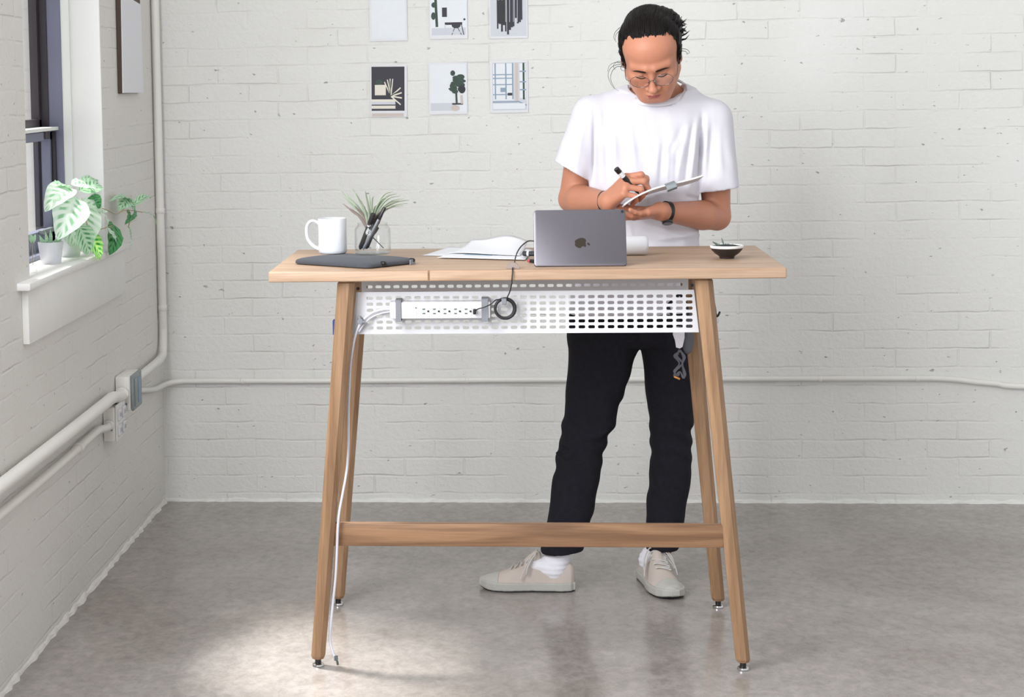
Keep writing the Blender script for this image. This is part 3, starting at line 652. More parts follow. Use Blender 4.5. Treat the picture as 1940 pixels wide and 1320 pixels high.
print_sheet((812, 119), (886, 216), 'print of a leafy potted tree against white, bottom middle of the wall prints',
    [('print_pale', 'r', (.03, .04, .97, .95)), ('print_grey', 'r', (.04, .78, .70, .93))] + gl + [('print_green', 'l', (.70, .45, .72, .80, .05)), ('print_dark', 'l', (.60, .80, .88, .80, .03)), ('print_tan', 'l', (.84, .63, .86, .80, .06)), ('print_tan', 'e', (.68, .88, .11, .055)), ('print_black', 'e', (.86, .52, .09, .08))])
print_sheet((928, 115), (1001, 213), 'print of a bright room with blue-grey gridded windows, bottom right',
    [('print_grey', 'r', (.06, .04, .96, .95)), ('print_pale', 'r', (.08, .06, .62, .76)), ('print_pale', 'r', (.78, .06, .94, .72)), ('print_green', 'r', (.86, .05, .91, .75)), ('print_tan', 'r', (.66, .05, .74, .78))]
    + [('print_blue', 'r', (u, .05, u + .035, .74)) for u in (.12, .40, .58)] + [('print_blue', 'r', (.07, v, .60, v + .02)) for v in (.26, .33, .45, .64)] + [('print_blue', 'r', (.78, v, .95, v + .025)) for v in (.2, .4, .55)] + [('print_blue', 'l', (.06, .79, .72, .79, .025)), ('print_blue', 'l', (.72, .78, .96, .86, .025)), ('print_blue', 'r', (.27, .52, .42, .60)), ('print_dark', 'r', (.46, .62, .58, .67)), ('print_pale', 'r', (.07, .82, .92, .93))])

# ================================================================== THE DESK
TZ = 1.018; TY0, TY1, TX0, TX1 = 4.738, 5.362, -0.640, 0.648; TT = 0.027
desk = empty('standing_desk', (0, 5.05, 0), 'tall oak standing desk with splayed legs and a perforated white front panel', 'desk')
bm = bmesh.new(); box(bm, (TX0, TY0, TZ - TT), (TX1, TY1, TZ), 0.004, seg=3)
bm_obj('tabletop', bm, MAT['wood_top'], desk, auto=50)
# cable slot cut lines in the front edge
bm = bmesh.new(); xs = P(812, 520, TY0)[0]; box(bm, (xs - .0022, TY0 - .0006, TZ - TT + .003), (xs + .0022, TY0 + .004, TZ + .0003))
sm = bm_obj('edge_seam', bm, MAT['wood_rail'], desk)
def leg(top, bot, wt, wb, mat, tw=0.0):
    """chamfered square leg that narrows towards the foot"""
    top, bot = Vector(top), Vector(bot); bm = bmesh.new(); n_ = 14; rings = []
    ch = 0.30
    sec = []
    for (sx, sy) in ((1, 1), (-1, 1), (-1, -1), (1, -1)):
        pa, pb = ((sx, sy * (1 - 2 * ch)), (sx * (1 - 2 * ch), sy))
        sec += [pa, pb] if sx * sy > 0 else [pb, pa]
    for i in range(n_ + 1):
        t = i / n_; tt = t; sc = wt + (wb - wt) * t; p = top.lerp(bot, t)
        if i == 0: rings.append([bm.verts.new(p + Vector((a * sc * .5 * .80, b * sc * .5 * .80, 0))) for a, b in sec]); p = top.lerp(bot, 0.006)
        if i == n_: p = top.lerp(bot, 0.992)
        rings.append([bm.verts.new(p + Vector((a * sc * .5, b * sc * .5, 0))) for a, b in sec])
        if i == n_: rings.append([bm.verts.new(bot + Vector((a * sc * .5 * .80, b * sc * .5 * .80, 0))) for a, b in sec])
    for a, b in zip(rings[:-1], rings[1:]):
        for k in range(8): bm.faces.new((a[k], a[(k + 1) % 8], b[(k + 1) % 8], b[k]))
    bm.faces.new(rings[0]); bm.faces.new(rings[-1][::-1])
    return bm
def foot(c, parent):
    bm = bmesh.new(); lathe(bm, [(0, .024), (.008, .024), (.008, .007), (0, .007)], c, 16, 0)
    lathe(bm, [(0, 0), (.014, 0), (.0155, .002), (.0145, .006), (.010, .0085), (0, .0085)], c, 24, 1)
    return bm_obj('leveling_foot', bm, [MAT['black'], MAT['chrome']], parent, auto=40)
zt = TZ - TT - .001
LEGS = [((-0.446, 4.785, zt), (-0.534, 4.757, 0.020), .044, .035), ((0.449, 4.785, zt), (0.541, 4.765, 0.020), .044, .035),
        ((-0.450, 5.305, zt), (-0.537, 5.328, 0.020), .044, .036), ((0.451, 5.305, zt), (0.537, 5.332, 0.020), .044, .036)]
for a, b, w1, w2 in LEGS:
    lo = bm_obj('leg', leg(a, b, w1, w2, None), MAT['wood_leg'], desk)
    foot((b[0], b[1], 0.0), lo)
bm = bmesh.new(); box(bm, (-0.492, 4.762, 0.3105), (0.494, 4.784, 0.3695), 0.003)
bm_obj('stretcher', bm, MAT['wood_rail'], desk, auto=40)
# perforated panel and its shelf
def perforated(bm, O, U, V, w, h, holes, hw, hole_h, hh, shear=0.0):
    """sheet spanned by U (right) and V (down) with rounded slots at holes = rows of (v, [u...])"""
    O, U, V = Vector(O), Vector(U).normalized(), Vector(V).normalized(); N = U.cross(V).normalized()
    wl = lambda v: -shear * v; wr = lambda v: w + shear * v
    def Q(u, v, d=0): return O + U * u + V * v + N * d
    def face(pts):
        try: f = bm.faces.new([bm.verts.new(Q(*p)) for p in pts]); return f
        except ValueError: return None
    pitch = holes[0][1][1] - holes[0][1][0]; bk = [u - pitch / 2 for u in holes[0][1]] + [holes[0][1][-1] + pitch / 2]
    def strip(v0, v1):
        if v1 - v0 < 1e-6: return
        us0 = [wl(v0)] + bk + [wr(v0)]; us1 = [wl(v1)] + bk + [wr(v1)]
        for k in range(len(us0) - 1): face([(us0[k], v0), (us0[k + 1], v0), (us1[k + 1], v1), (us1[k], v1)])
    vcur = 0.0; ns = 5; r = hole_h / 2 * .85; q_ = hole_h / 2 - r
    for v, us in holes:
        p0, p1 = v - hh, v + hh; strip(vcur, p0)
        face([(wl(p0), p0), (bk[0], p0), (bk[0], v), (bk[0], p1), (wl(p1), p1)])
        for u in us:
            a, b = u - pitch / 2, u + pitch / 2; pr = []
            for cxx, cyy, st in ((hw / 2 - r, -q_, -90), (hw / 2 - r, q_, 0), (-hw / 2 + r, q_, 90), (-hw / 2 + r, -q_, 180)):
                for k in range(ns): an = math.radians(st + 90 * k / (ns - 1)); pr.append((u + cxx + r * math.cos(an), v + cyy + r * math.sin(an)))
            face(pr[5:15] + [(a, v), (a, p1), (b, p1), (b, v)]); face(pr[14:20] + pr[0:6] + [(b, v), (b, p0), (a, p0), (a, v)])
        face([(bk[-1], p0), (wr(p0), p0), (wr(p1), p1), (bk[-1], p1), (bk[-1], v)])
        vcur = p1
    strip(vcur, h)
YP = 4.812
bm = bmesh.new()
x_at = lambda px, py: P(px, py, YP)[0]
zr = [P(1000, y, YP)[2] for y in (562.5, 574, 585.5, 597, 608.3, 619.5)]
z_top, z_bot = P(1000, 551, YP)[2], P(1000, 631, YP)[2]
xl, xr = -0.424, 0.428
cols = list(np.linspace(x_at(701, 580), x_at(1305.7, 590), 34))
perforated(bm, (xl, YP, z_top), (1, 0, 0), (0, 0, -1), xr - xl, z_top - z_bot, [(z_top - z, [c - xl for c in cols]) for z in zr], 0.0168, 0.0082, 0.0070, shear=0.11)
# slotted rear strip of the tray, seen between the panel top and the desk top
zs1 = P(1000, 541, 5.09)[2]; zt1 = TZ - TT
c2 = list(np.linspace(P(700, 541, 5.09)[0], P(1287, 538, 5.09)[0], 35))
perforated(bm, (xl - .01, 5.09, zt1), (1, 0, 0), (0, 0, -1), xr - xl + .02, zt1 - zs1 + .014, [(zt1 - zs1, [c - xl + .01 for c in c2])], 0.0168, 0.0080, 0.0065)
bmesh.ops.remove_doubles(bm, verts=bm.verts[:], dist=1e-5)
panel = bm_obj('perforated_panel', bm, MAT['white_metal'], desk)
sd = panel.modifiers.new('thickness', 'SOLIDIFY'); sd.thickness = 0.0014; sd.offset = 0; sd.use_rim = True
bm = bmesh.new(); box(bm, (xl - .001, YP - .002, z_bot - .003), (xr + .001, YP + .012, z_bot + .0006)); box(bm, (xr + .004, YP - .0015, z_top - .02), (xr + .0052, YP + .001, z_top))
bmesh.ops.delete(bm, geom=[f for f in bm.faces if f.calc_center_median().x > xr + .002], context='FACES')
for px, py in ((678.5, 546.5), (1311, 540)):
    c = P(px, py, 4.835); bm = bmesh.new(); tube(bm, [(c[0], c[1], c[2]), (c[0], c[1] - .004, c[2])], 0.0042, 12); bm_obj('screw', bm, MAT['frame_dark'], desk, auto=40)
# grey straps holding the power strip on the panel
for (a, b, y0, y1) in ((749, 760, 569, 609), (912, 925, 566.5, 609)):
    q0, q1 = P(a, y0, 4.765), P(b, y1, 4.765); bm = bmesh.new()
    box(bm, (q0[0], 4.7665, q1[2]), (q1[0], 4.7685, q0[2]), 0.0004); box(bm, (q0[0], 4.7665, q0[2] - .0015), (q1[0], YP - .0008, q0[2] + .0008)); box(bm, (q0[0], 4.7665, q1[2] - .001), (q1[0], YP - .0008, q1[2] + .0008))
    bm_obj('strap', bm, MAT['grey_strap'], desk)

# power strip with its white cord
ps = empty('power_strip', (-.23, 4.79, .9), 'white power strip strapped to the perforated panel, its white cord running to the floor', 'power strip')
q0, q1 = P(738, 572, 4.770), P(929, 603, 4.770)
bm = bmesh.new(); box(bm, (q0[0], 4.770, q1[2]), (q1[0], YP - .001, q0[2] - .0008), 0.003); bm_obj('body', bm, MAT['white_plastic'], ps, auto=40)
for i, px in enumerate((803, 823, 843, 863, 883)):
    c = P(px, 589.5, 4.77); bm = bmesh.new()
    box(bm, (c[0] - .012, 4.7688, c[2] - .011), (c[0] + .014, 4.7702, c[2] + .011), .0004); f = bm_obj('outlet', bm, MAT['white_plastic'], ps)
    bm = bmesh.new()
    for dz in (.0055, -.0055): box(bm, (c[0] - .0035, 4.7680, c[2] + dz - .0017), (c[0] + .0035, 4.7690, c[2] + dz + .0017))
    bm_obj('slot', bm, MAT['grey_slot'], f)
    bm = bmesh.new(); tube(bm, [(c[0] + .011, 4.7695, c[2]), (c[0] + .011, 4.7678, c[2])], .0026, 10); bm_obj('ground_hole', bm, MAT['black'], f)
c = P(788, 583, 4.77); bm = bmesh.new(); box(bm, (c[0] - .002, 4.7685, c[2] - .0015), (c[0] + .002, 4.7705, c[2] + .0015)); bm_obj('indicator', bm, MAT['grey_slot'], ps)
c = P(788, 592, 4.77); bm = bmesh.new(); box(bm, (c[0] - .0016, 4.7688, c[2] - .006), (c[0] + .0016, 4.7705, c[2] + .004), .0004); bm_obj('switch', bm, MAT['print_grey'], ps)
cord_px = [(742, 585, 4.79), (725, 586, 4.795), (706, 592, 4.797), (692, 602, 4.795), (684, 611, 4.792), (675, 630, 4.80), (669, 655, 4.80), (664, 690, 4.80), (662, 730, 4.80), (660.5, 770, 4.805), (660.5, 810, 4.81), (660, 850, 4.81), (657, 890, 4.79), (650, 930, 4.77), (643, 968, 4.752), (640, 1000, 4.748), (638.5, 1040, 4.750), (636, 1090, 4.755), (631, 1140, 4.76), (627, 1180, 4.76), (625, 1210, 4.765), (630, 1234, 4.76), (636, 1247, 4.755)]
bm = bmesh.new(); tube(bm, smooth_path([P(*q) for q in cord_px], 6), 0.0034, 10)
tube(bm, smooth_path([P(*q) for q in [(742, 590, 4.795), (724, 593, 4.80), (706, 600, 4.80), (692, 611, 4.797), (680, 628, 4.80)]], 6), 0.0022, 8)
cd = bm_obj('cord', bm, simple('pale_cord', (206, 206, 216), .45), ps, auto=60)
e0 = P(636, 1247, 4.755); bm = bmesh.new()
obox(bm, e0 + np.array([.001, 0, .001]), ((1, 0, 0), (0, 1, 0), (0, 0, 1)), (.0045, .0045, .006), .001); tube(bm, [e0, (e0[0] + .004, 4.755, .012), (e0[0] + .005, 4.755, .004)], .003, 8)
bm_obj('cord_end', bm, MAT['grey_slot'], cd)
# cable tie on the panel
c = P(683, 607.5, 4.79); bm = bmesh.new(); tube(bm, [c + np.array([0, -.012, 0]), c + np.array([0, .004, 0]), c + np.array([0, .02, 0])], [.0075, .0095, .006], 10)
tube(bm, [c + np.array([-.001, -.008, .006]), c + np.array([-.001, -.008, .013])], .0045, 8); tube(bm, [c + np.array([.006, -.008, -.002]), c + np.array([.012, -.008, -.0025])], .004, 8)
tag(bm_obj('cable_tie', bm, MAT['grey_strap'], auto=50), 'round grey cable tie gathering the white cord beside the left front leg', 'cable tie')

# blue card behind the left front leg
q0, q1 = P(631.5, 605, 4.83), P(650, 632, 4.83); bm = bmesh.new(); box(bm, (q0[0], 4.808, q1[2]), (q1[0], 4.836, q0[2]), .001)
tag(bm_obj('blue_tag', bm, MAT['blue']), 'small dark blue tag sticking out behind the left front desk leg', 'tag')

# ------------------------------------------------------------------ tablet and its black cable
tab = empty('tablet', (0.15, 4.80, TZ), 'space grey tablet standing on its long edge on the desk, back facing out', 'tablet')
xa, xb = P(1012, 500, 4.80)[0], P(1188, 500, 4.80)[0]
def tab_pt(u, v, d=0.0):      # u: 0..1 right, v: metres up the back, d: out of the back
    lean = math.radians(22); return Vector((xa + (xb - xa) * u, 4.80 + v * math.sin(lean) - d * math.cos(lean), TZ + .002 + v * math.cos(lean) + d * math.sin(lean)))
wid = xb - xa; hgt = 0.150
lean = math.radians(22); uax = Vector((1, 0, 0)); vax = Vector((0, math.sin(lean), math.cos(lean))); dax = Vector((0, -math.cos(lean), math.sin(lean)))
def slab(bm, w, h, d0, d1, r, mi=0, ns=6, off=(0.5, 0.5), bev=0.0):
    poly = []
    for cxx, cyy, st in ((w / 2 - r, h / 2 - r, 0), (-w / 2 + r, h / 2 - r, 90), (-w / 2 + r, -h / 2 + r, 180), (w / 2 - r, -h / 2 + r, 270)):
        for k in range(ns): an = math.radians(st + 90 * k / (ns - 1)); poly.append((cxx + r * math.cos(an), cyy + r * math.sin(an)))
    cen = tab_pt(0.5, hgt / 2)
    rings = []
    for d, s in ((d0, 0), (d0 + (d1 - d0) * .35, 0), (d1 - bev * .3, bev * .3), (d1, bev)):
        rings.append([bm.verts.new(cen + uax * x * (1 - 2 * s / w) + vax * y * (1 - 2 * s / h) + dax * d) for x, y in poly])
    for a, b in zip(rings[:-1], rings[1:]):
        for k in range(len(poly)): bm.faces.new((a[k], a[(k + 1) % len(poly)], b[(k + 1) % len(poly)], b[k])).material_index = mi
    bm.faces.new(rings[0][::-1]).material_index = mi; bm.faces.new(rings[-1]).material_index = mi
bm = bmesh.new(); slab(bm, wid, hgt, -.0065, 0, .008, bev=.0025); bm_obj('housing', bm, MAT['alu'], tab, auto=35)
bm = bmesh.new(); slab(bm, wid - .006, hgt - .006, -.0072, -.0064, .006); bm_obj('screen', bm, MAT['screen'], tab)
# emblem: bitten fruit lying on its side, leaf to the right
def emblem(s):
    pts = []
    body = [(0, -.9), (.28, -1.0), (.55, -.85), (.82, -.42), (.86, .0)]
    bite = [(.70, .06), (.58, .22), (.55, .38), (.60, .55), (.72, .68)]
    top = [(.62, .80), (.40, .86), (.18, .80), (0, .76), (-.2, .82), (-.45, .86), (-.70, .72), (-.86, .42), (-.88, .08), (-.76, -.40), (-.5, -.84), (-.26, -1.0)]
    return [(x * s, y * s) for x, y in body + bite + top]
ec = tab_pt(0, 0); eu = (1101.5 - 1012) / 176
def emb(bm, pts, d0=.0, d1=.0004):
    base = tab_pt(eu, 0.0605); a = [bm.verts.new(base + uax * y + vax * (-x) + dax * d1) for x, y in pts]; bm.faces.new(a)
    b = [bm.verts.new(base + uax * y + vax * (-x) + dax * d0) for x, y in pts]
    for k in range(len(pts)): bm.faces.new((a[k], a[(k + 1) % len(pts)], b[(k + 1) % len(pts)], b[k]))
bm = bmesh.new(); emb(bm, emblem(.0155)); emb(bm, [(.0 * 1, .0155), (-.001, .0195), (.003, .0225), (.006, .0235), (.0062, .0195), (.0035, .016)])
bmesh.ops.triangulate(bm, faces=bm.faces[:]); bm_obj('emblem', bm, MAT['logo'], tab)
bm = bmesh.new(); b0 = tab_pt(0.965, 0.143); tube(bm, [b0, b0 + dax * .0008], .0036, 16); lens = bm_obj('camera_lens', bm, MAT['black'], tab)
bm = bmesh.new(); b0 = tab_pt(0.985, 0.143)
for k, (a, b) in enumerate(((.137, .056), (.137, .062), (.137, .068))):
    q = tab_pt(0.143, .058 + .0042 * k); obox(bm, q + dax * .0001, (uax, vax, dax), (.0022 if k != 1 else .0014, .0011, .0002))
bm_obj('lettering', bm, simple('lettering_grey', (95, 92, 100), .5), tab)
bm = bmesh.new()
for z in (.02, hgt - .012):
    pass
# cable clip on the desk and the cable
bm = bmesh.new(); cc = P(971.5, 502, 4.765); r_ = .0165; poly = [(cc[0] + r_ * math.cos(a), 4.772, TZ + .0005 + r_ * .95 * math.sin(a)) for a in np.linspace(0, PI, 18)]
prism(bm, poly, (0, -1, 0), .012); tag(bm_obj('cable_clip', bm, MAT['leather'], auto=40), 'half round taupe cable clip standing on the desk left of the tablet', 'cable clip')
cb = empty('charging_cable', (0.0, 4.78, TZ), 'thin black cable from the tablet through the clip to a coil hanging under the desk', 'cable')
tp = tab_pt(0, .068, -.003)
pts = [tp, tp + Vector((-.014, 0, 0)), P(990, 464, 4.80), P(982, 474, 4.785), P(977, 486, 4.775), P(975, 497, 4.768)]
pts = [Vector(p) for p in pts]
bm = bmesh.new(); tube(bm, smooth_path(pts, 8), .0016, 8)
cq = P(971, 506, 4.764); cz = TZ + .002
pts2 = [Vector(P(975, 497, 4.768)), Vector((cq[0] + .001, 4.764, TZ + .004)), Vector((cq[0], 4.745, TZ + .003)), Vector((cq[0], TY0 - .004, TZ - .004)), Vector((cq[0] - .002, TY0 - .004, TZ - TT)), Vector(P(970, 535, 4.745)), Vector(P(966, 552, 4.77)), Vector(P(960, 565, 4.782))]
tube(bm, smooth_path(pts2, 8), .0016, 8); bm_obj('cord', bm, MAT['black_cable'], cb, auto=60)
bm = bmesh.new(); cen = Vector(P(957, 584.5, 4.785)); rr = 18.5 / 3600 * 4.785
for k in range(5):
    o = Vector((R.uniform(-.0012, .0012), -.0025 * k + .005, R.uniform(-.0012, .0012))); ra = rr + (-.0022 + .0022 * (k % 3))
    tube(bm, [cen + o + Vector((ra * math.cos(a), 0, ra * math.sin(a))) for a in np.linspace(0, 2 * PI, 49)], .0021, 8)
bm_obj('coil', bm, MAT['black_cable'], cb, auto=60)
bm = bmesh.new(); c = P(955, 570.5, 4.77); obox(bm, c, ((1, 0, 0), (0, 1, 0), (0, 0, 1)), (.0065, .012, .0075), .002); bm_obj('velcro_tie', bm, MAT['grey_strap'], cb)
bm = bmesh.new(); tube(bm, smooth_path([P(953, 568, 4.775), P(940, 568, 4.765), P(930, 576, 4.756), P(917, 582, 4.752), P(906, 585, 4.756), P(900, 589, 4.764)], 8), .0016, 8); bm_obj('cord', bm, MAT['black_cable'], cb, auto=60)
bm = bmesh.new(); c = P(899, 590, 4.76); obox(bm, c, ((1, 0, 0), (0, 1, 0), (0, 0, 1)), (.0038, .008, .0065), .0015); bm_obj('plug', bm, MAT['black'], cb)

# ------------------------------------------------------------------ things hanging at the right side of the desk
hk = [P(1351, 571, 4.93), P(1354, 585, 4.93), P(1356, 597, 4.93), P(1360, 598, 4.93), P(1364, 590, 4.93)]
bm = bmesh.new(); tube(bm, smooth_path(hk, 6), [.0045 - .002 * i / 24 for i in range(25)], 10); obox(bm, P(1347, 577, 4.93), ((1, 0, 0), (0, 1, 0), (0, 0, 1)), (.006, .008, .014), .002)
tag(bm_obj('hook', bm, MAT['black'], auto=60), 'black hook on the outer side of the right front desk leg', 'hook')
bm = bmesh.new(); tube(bm, smooth_path([P(1352, 600, 4.93), P(1357, 604, 4.93), P(1359, 609, 4.93), P(1354, 612, 4.93)], 6), .004, 8)
tag(bm_obj('grey_loop', bm, MAT['print_grey'], auto=60), 'pale grey loop hanging under the black hook', 'loop')
yb_ = 5.20
bag = empty('pouch', P(1298, 600, yb_), 'dark grey fabric pouch with a white flap hanging inside the right desk legs', 'pouch')
Fp = Field(P(1262, 670, yb_) - np.array([.02, .05, .02]), P(1330, 560, yb_) + np.array([.02, .05, .02]), .002)
Fp.add(ell(P(1303, 640, yb_ + .01), (.017, .014, .045)), .006); Fp.add(ell(P(1304, 612, yb_ + .01), (.014, .012, .035)), .008)
field_obj('bag', Fp, MAT['cord_grey'], bag)
bm = bmesh.new(); prism(bm, [P(x, y, yb_ - .012) for x, y in ((1276, 618), (1297, 620), (1297, 640), (1293, 657), (1288, 660), (1281, 658), (1279, 645), (1275, 634))], (0, 1, 0), .004); fl = bm_obj('flap', bm, MAT['sock'], bag); fl['label'] = 'white cloth flap'
bm = bmesh.new(); tube(bm, smooth_path([P(1287, 556, yb_ + .02), P(1276, 568, yb_ + .01), P(1266, 582, yb_), P(1278, 600, yb_), P(1290, 618, yb_)], 6), .0055, 8); tube(bm, smooth_path([P(1288, 556, yb_ + .02), P(1300, 575, yb_ + .01), P(1304, 600, yb_)], 6), .004, 8); bm_obj('strap', bm, MAT['black'], bag, auto=60)
bm = bmesh.new()
for k in range(5):
    a = k * 1.5; tube(bm, smooth_path([P(1287 + 4 * math.sin(a), 662 + 2 * k, yb_ - .014), P(1280 + 3 * math.cos(a), 674, yb_ - .018), P(1290 + 4 * math.sin(a + 1), 688, yb_ - .014), P(1281 - k, 702, yb_ - .02), P(1277 + 2 * k, 712, yb_ - .016), P(1288, 704, yb_ - .016), P(1294 + k * .5, 716, yb_ - .018), P(1299 - k, 708, yb_ - .014), P(1293, 690, yb_ - .018), P(1298 - k, 676, yb_ - .014), P(1288, 663, yb_ - .014)], 6), .0021, 7)
ck = tag(bm_obj('coiled_cord', bm, MAT['cord_grey'], auto=60), 'bundled dark grey cord with an orange tip hanging below the grey pouch', 'cord')
bm = bmesh.new(); tube(bm, [P(1277, 713, yb_ - .021), P(1288, 718, yb_ - .021)], .0026, 8); bm_obj('tip', bm, MAT['orange'], ck)['label'] = 'orange cord tip'

# ------------------------------------------------------------------ felt sleeve, mug, jar, air plant, pens
SLZ = TZ + .0235
sl_px = [(550, 487, .010), (560, 484, .0), (600, 479), (700, 476), (745, 481), (789, 486), (792, 489), (792, 497), (741, 506.5), (700, 508), (640, 506), (585, 499)]
slv = empty('laptop_sleeve', (-.44, 4.95, TZ), 'charcoal felt laptop sleeve lying flat at the left end of the desk', 'sleeve')
# outline on the desk (metres) from its corners
near = PZ(697, 507, TZ + .004); leftc = PZ(553, 492, TZ + .012); rightc = PZ(791, 488, TZ + .016); farc = leftc + (rightc - near)
Fs = Field((-.66, 4.72, TZ - .01), (-.20, 5.40, TZ + .045), .0022)
def quad_slab(corners, z0, z1, r=.012, zfn=None):
    cs = [A3(c)[:2] for c in corners]
    ctr = sum(cs) / 4
    es = []
    for i in range(4):
        a, b = cs[i], cs[(i + 1) % 4]; d = (b - a) / np.linalg.norm(b - a); n = np.array([d[1], -d[0]])
        if n @ (ctr - a) > 0: n = -n
        es.append((a, n))
    def fn(X, Y, Z):
        d2 = None
        for a, n in es:
            q = (X - a[0]) * n[0] + (Y - a[1]) * n[1] + r
            d2 = q if d2 is None else np.where((d2 > 0) & (q > 0), np.sqrt(d2 ** 2 + q ** 2), np.maximum(d2, q))
        d2 = d2 - r
        zc = (z0 + z1) / 2; hz = (z1 - z0) / 2; edge = np.clip(-d2 / .05, 0, 1); hz2 = hz * (0.35 + 0.65 * np.sqrt(edge))
        dz = np.abs(Z - (z0 + hz2 * 1.0)) - hz2
        return np.maximum(d2, dz) + 0 * X
    lo = np.array([min(c[0] for c in cs), min(c[1] for c in cs), z0]); hi = np.array([max(c[0] for c in cs), max(c[1] for c in cs), z1]); return fn, lo, hi
Fs.add(quad_slab([leftc, near, rightc, farc], TZ + .0015, TZ + .0225, .02), 0)
field_obj('body', Fs, MAT['felt'], slv, 3)
c = P(717, 495, 4.79); 
for (px, py) in ((717, 495), (776, 496)):
    q = PZ(px, py, TZ + .011); dn = (rightc - near); dn = dn / np.linalg.norm(dn); nn = Vector((dn[1], -dn[0], 0)); tt = {717: .30, 776: .88}[px]; base = Vector(near + (rightc - near) * tt) ; base.z = TZ + .011
    bm = bmesh.new(); tube(bm, [base - nn * .004, base + nn * .006, base + nn * .008], [.0058, .0058, .004], 14); bm_obj('snap', bm, MAT['black'], slv, auto=50)
base = Vector(near + (rightc - near) * .86); base.z = TZ + .0075
bm = bmesh.new(); obox(bm, base + nn * .006, (Vector(dn), nn, Vector((0, 0, 1))), (.009, .002, .0065), .0008); pt_ = bm_obj('pull_tab', bm, MAT['grey_strap'], slv); pt_['label'] = 'light grey pull tab'

mc = P(630.5, 482, 4.99); mr = 27.5 / 3600 * 4.99; mz = TZ + .0232; mh = P(630, 413, 4.99)[2] - mz
mug = empty('mug', (mc[0], 4.99, mz), 'plain white ceramic mug standing on the charcoal sleeve', 'mug')
bm = bmesh.new(); lathe(bm, [(0, .0), (mr * .88, 0), (mr * .97, .003), (mr, .009), (mr, mh - .002), (mr - .0015, mh), (mr - .0035, mh - .001), (mr - .004, .012), (mr - .01, .006), (0, .005)], (mc[0], 4.99, mz), 56); bm_obj('cup', bm, MAT['ceramic'], mug, auto=50)
hx = [(604, 424), (596, 419), (588, 420), (582, 428), (581, 440), (583, 452), (590, 462), (599, 469), (606, 472)]
bm = bmesh.new(); tube(bm, smooth_path([P(x, y, 4.985) for x, y in hx], 6), .0036, 12, flat=1.5); bm_obj('handle', bm, MAT['ceramic'], mug, auto=60)

jy = 4.97; jc = P(706.5, 483, jy); jr = 34.5 / 3600 * jy; jz = TZ + .0232; jh = P(706, 424, jy)[2] - jz
jar = empty('glass_jar', (jc[0], jy, jz), 'clear square-shouldered glass jar holding pens on the charcoal sleeve', 'jar')
bm = bmesh.new(); lathe(bm, [(0, .0035), (jr * .94, .0035), (jr, .008), (jr, jh * .78), (jr * .97, jh * .86), (jr * .86, jh * .93), (jr * .82, jh), (jr * .84, jh + .003), (jr * .80, jh + .003), (jr * .78, jh), (jr * .82, jh * .93), (jr * .93, jh * .85), (jr * .955, jh * .78), (jr * .955, .010), (jr * .9, .0075), (0, .0075)], (jc[0], jy, jz), 48); bm_obj('glass_wall', bm, MAT['glass'], jar, auto=50)
bm = bmesh.new(); lathe(bm, [(0, 0), (jr * .95, 0), (jr * .995, .003), (jr * .95, .0034), (0, .0034)], (jc[0], jy, jz), 48); bm_obj('glass_base', bm, MAT['glassbase'], jar, auto=50)

ap = empty('air_plant', P(706, 430, jy), 'spiky grey-green air plant resting in the mouth of the glass jar', 'plant')
root = Vector(P(703, 432, jy))
leaves = [(647, 362, 0), (656, 366, 1), (668, 357, 0), (674, 366, 1), (692, 362, 0), (651, 372, 1), (649, 385, 2), (660, 395, 2), (672, 390, 2), (700, 368, 0), (708, 372, 0), (744, 363, 0), (752, 367, 0), (758, 371, 1), (766, 376, 0), (773, 385, 0), (765, 389, 1), (757, 380, 1), (735, 374, 1), (727, 380, 0), (775, 379, 0), (716, 388, 1), (684, 380, 0), (690, 390, 2), (742, 394, 2)]
groups = {0: 'airplant', 1: 'airplant', 2: 'airplant2'}
for gi, gname in ((0, 'airplant'), (2, 'airplant2')):
    bm = bmesh.new()
    for i, (px, py, k) in enumerate(leaves):
        if (k == 2) != (gi == 2): continue
        dy = R.uniform(-.05, .05); tip = Vector(P(px, py, jy + dy)); d = tip - root
        side = Vector((d.x, dy, 0)); lf = px < 703; mid = root + Vector((d.x * (.42 if lf else .28), dy * .35, d.z * (.50 if lf else .58))); mid2 = root + Vector((d.x * (.80 if lf else .62), dy * .7, d.z * (.82 if lf else .92))); st_ = root + Vector((d.x * .04, dy * .04, -.012))
        pts = smooth_path([st_, mid, mid2, tip], 7); n_ = len(pts)
        tube(bm, pts, [.0050 * (1 - t / (n_ - 1)) ** .8 + .0005 for t in range(n_)], 7, flat=.55)
    bm_obj('leaf', bm, MAT[gname], ap, auto=60)
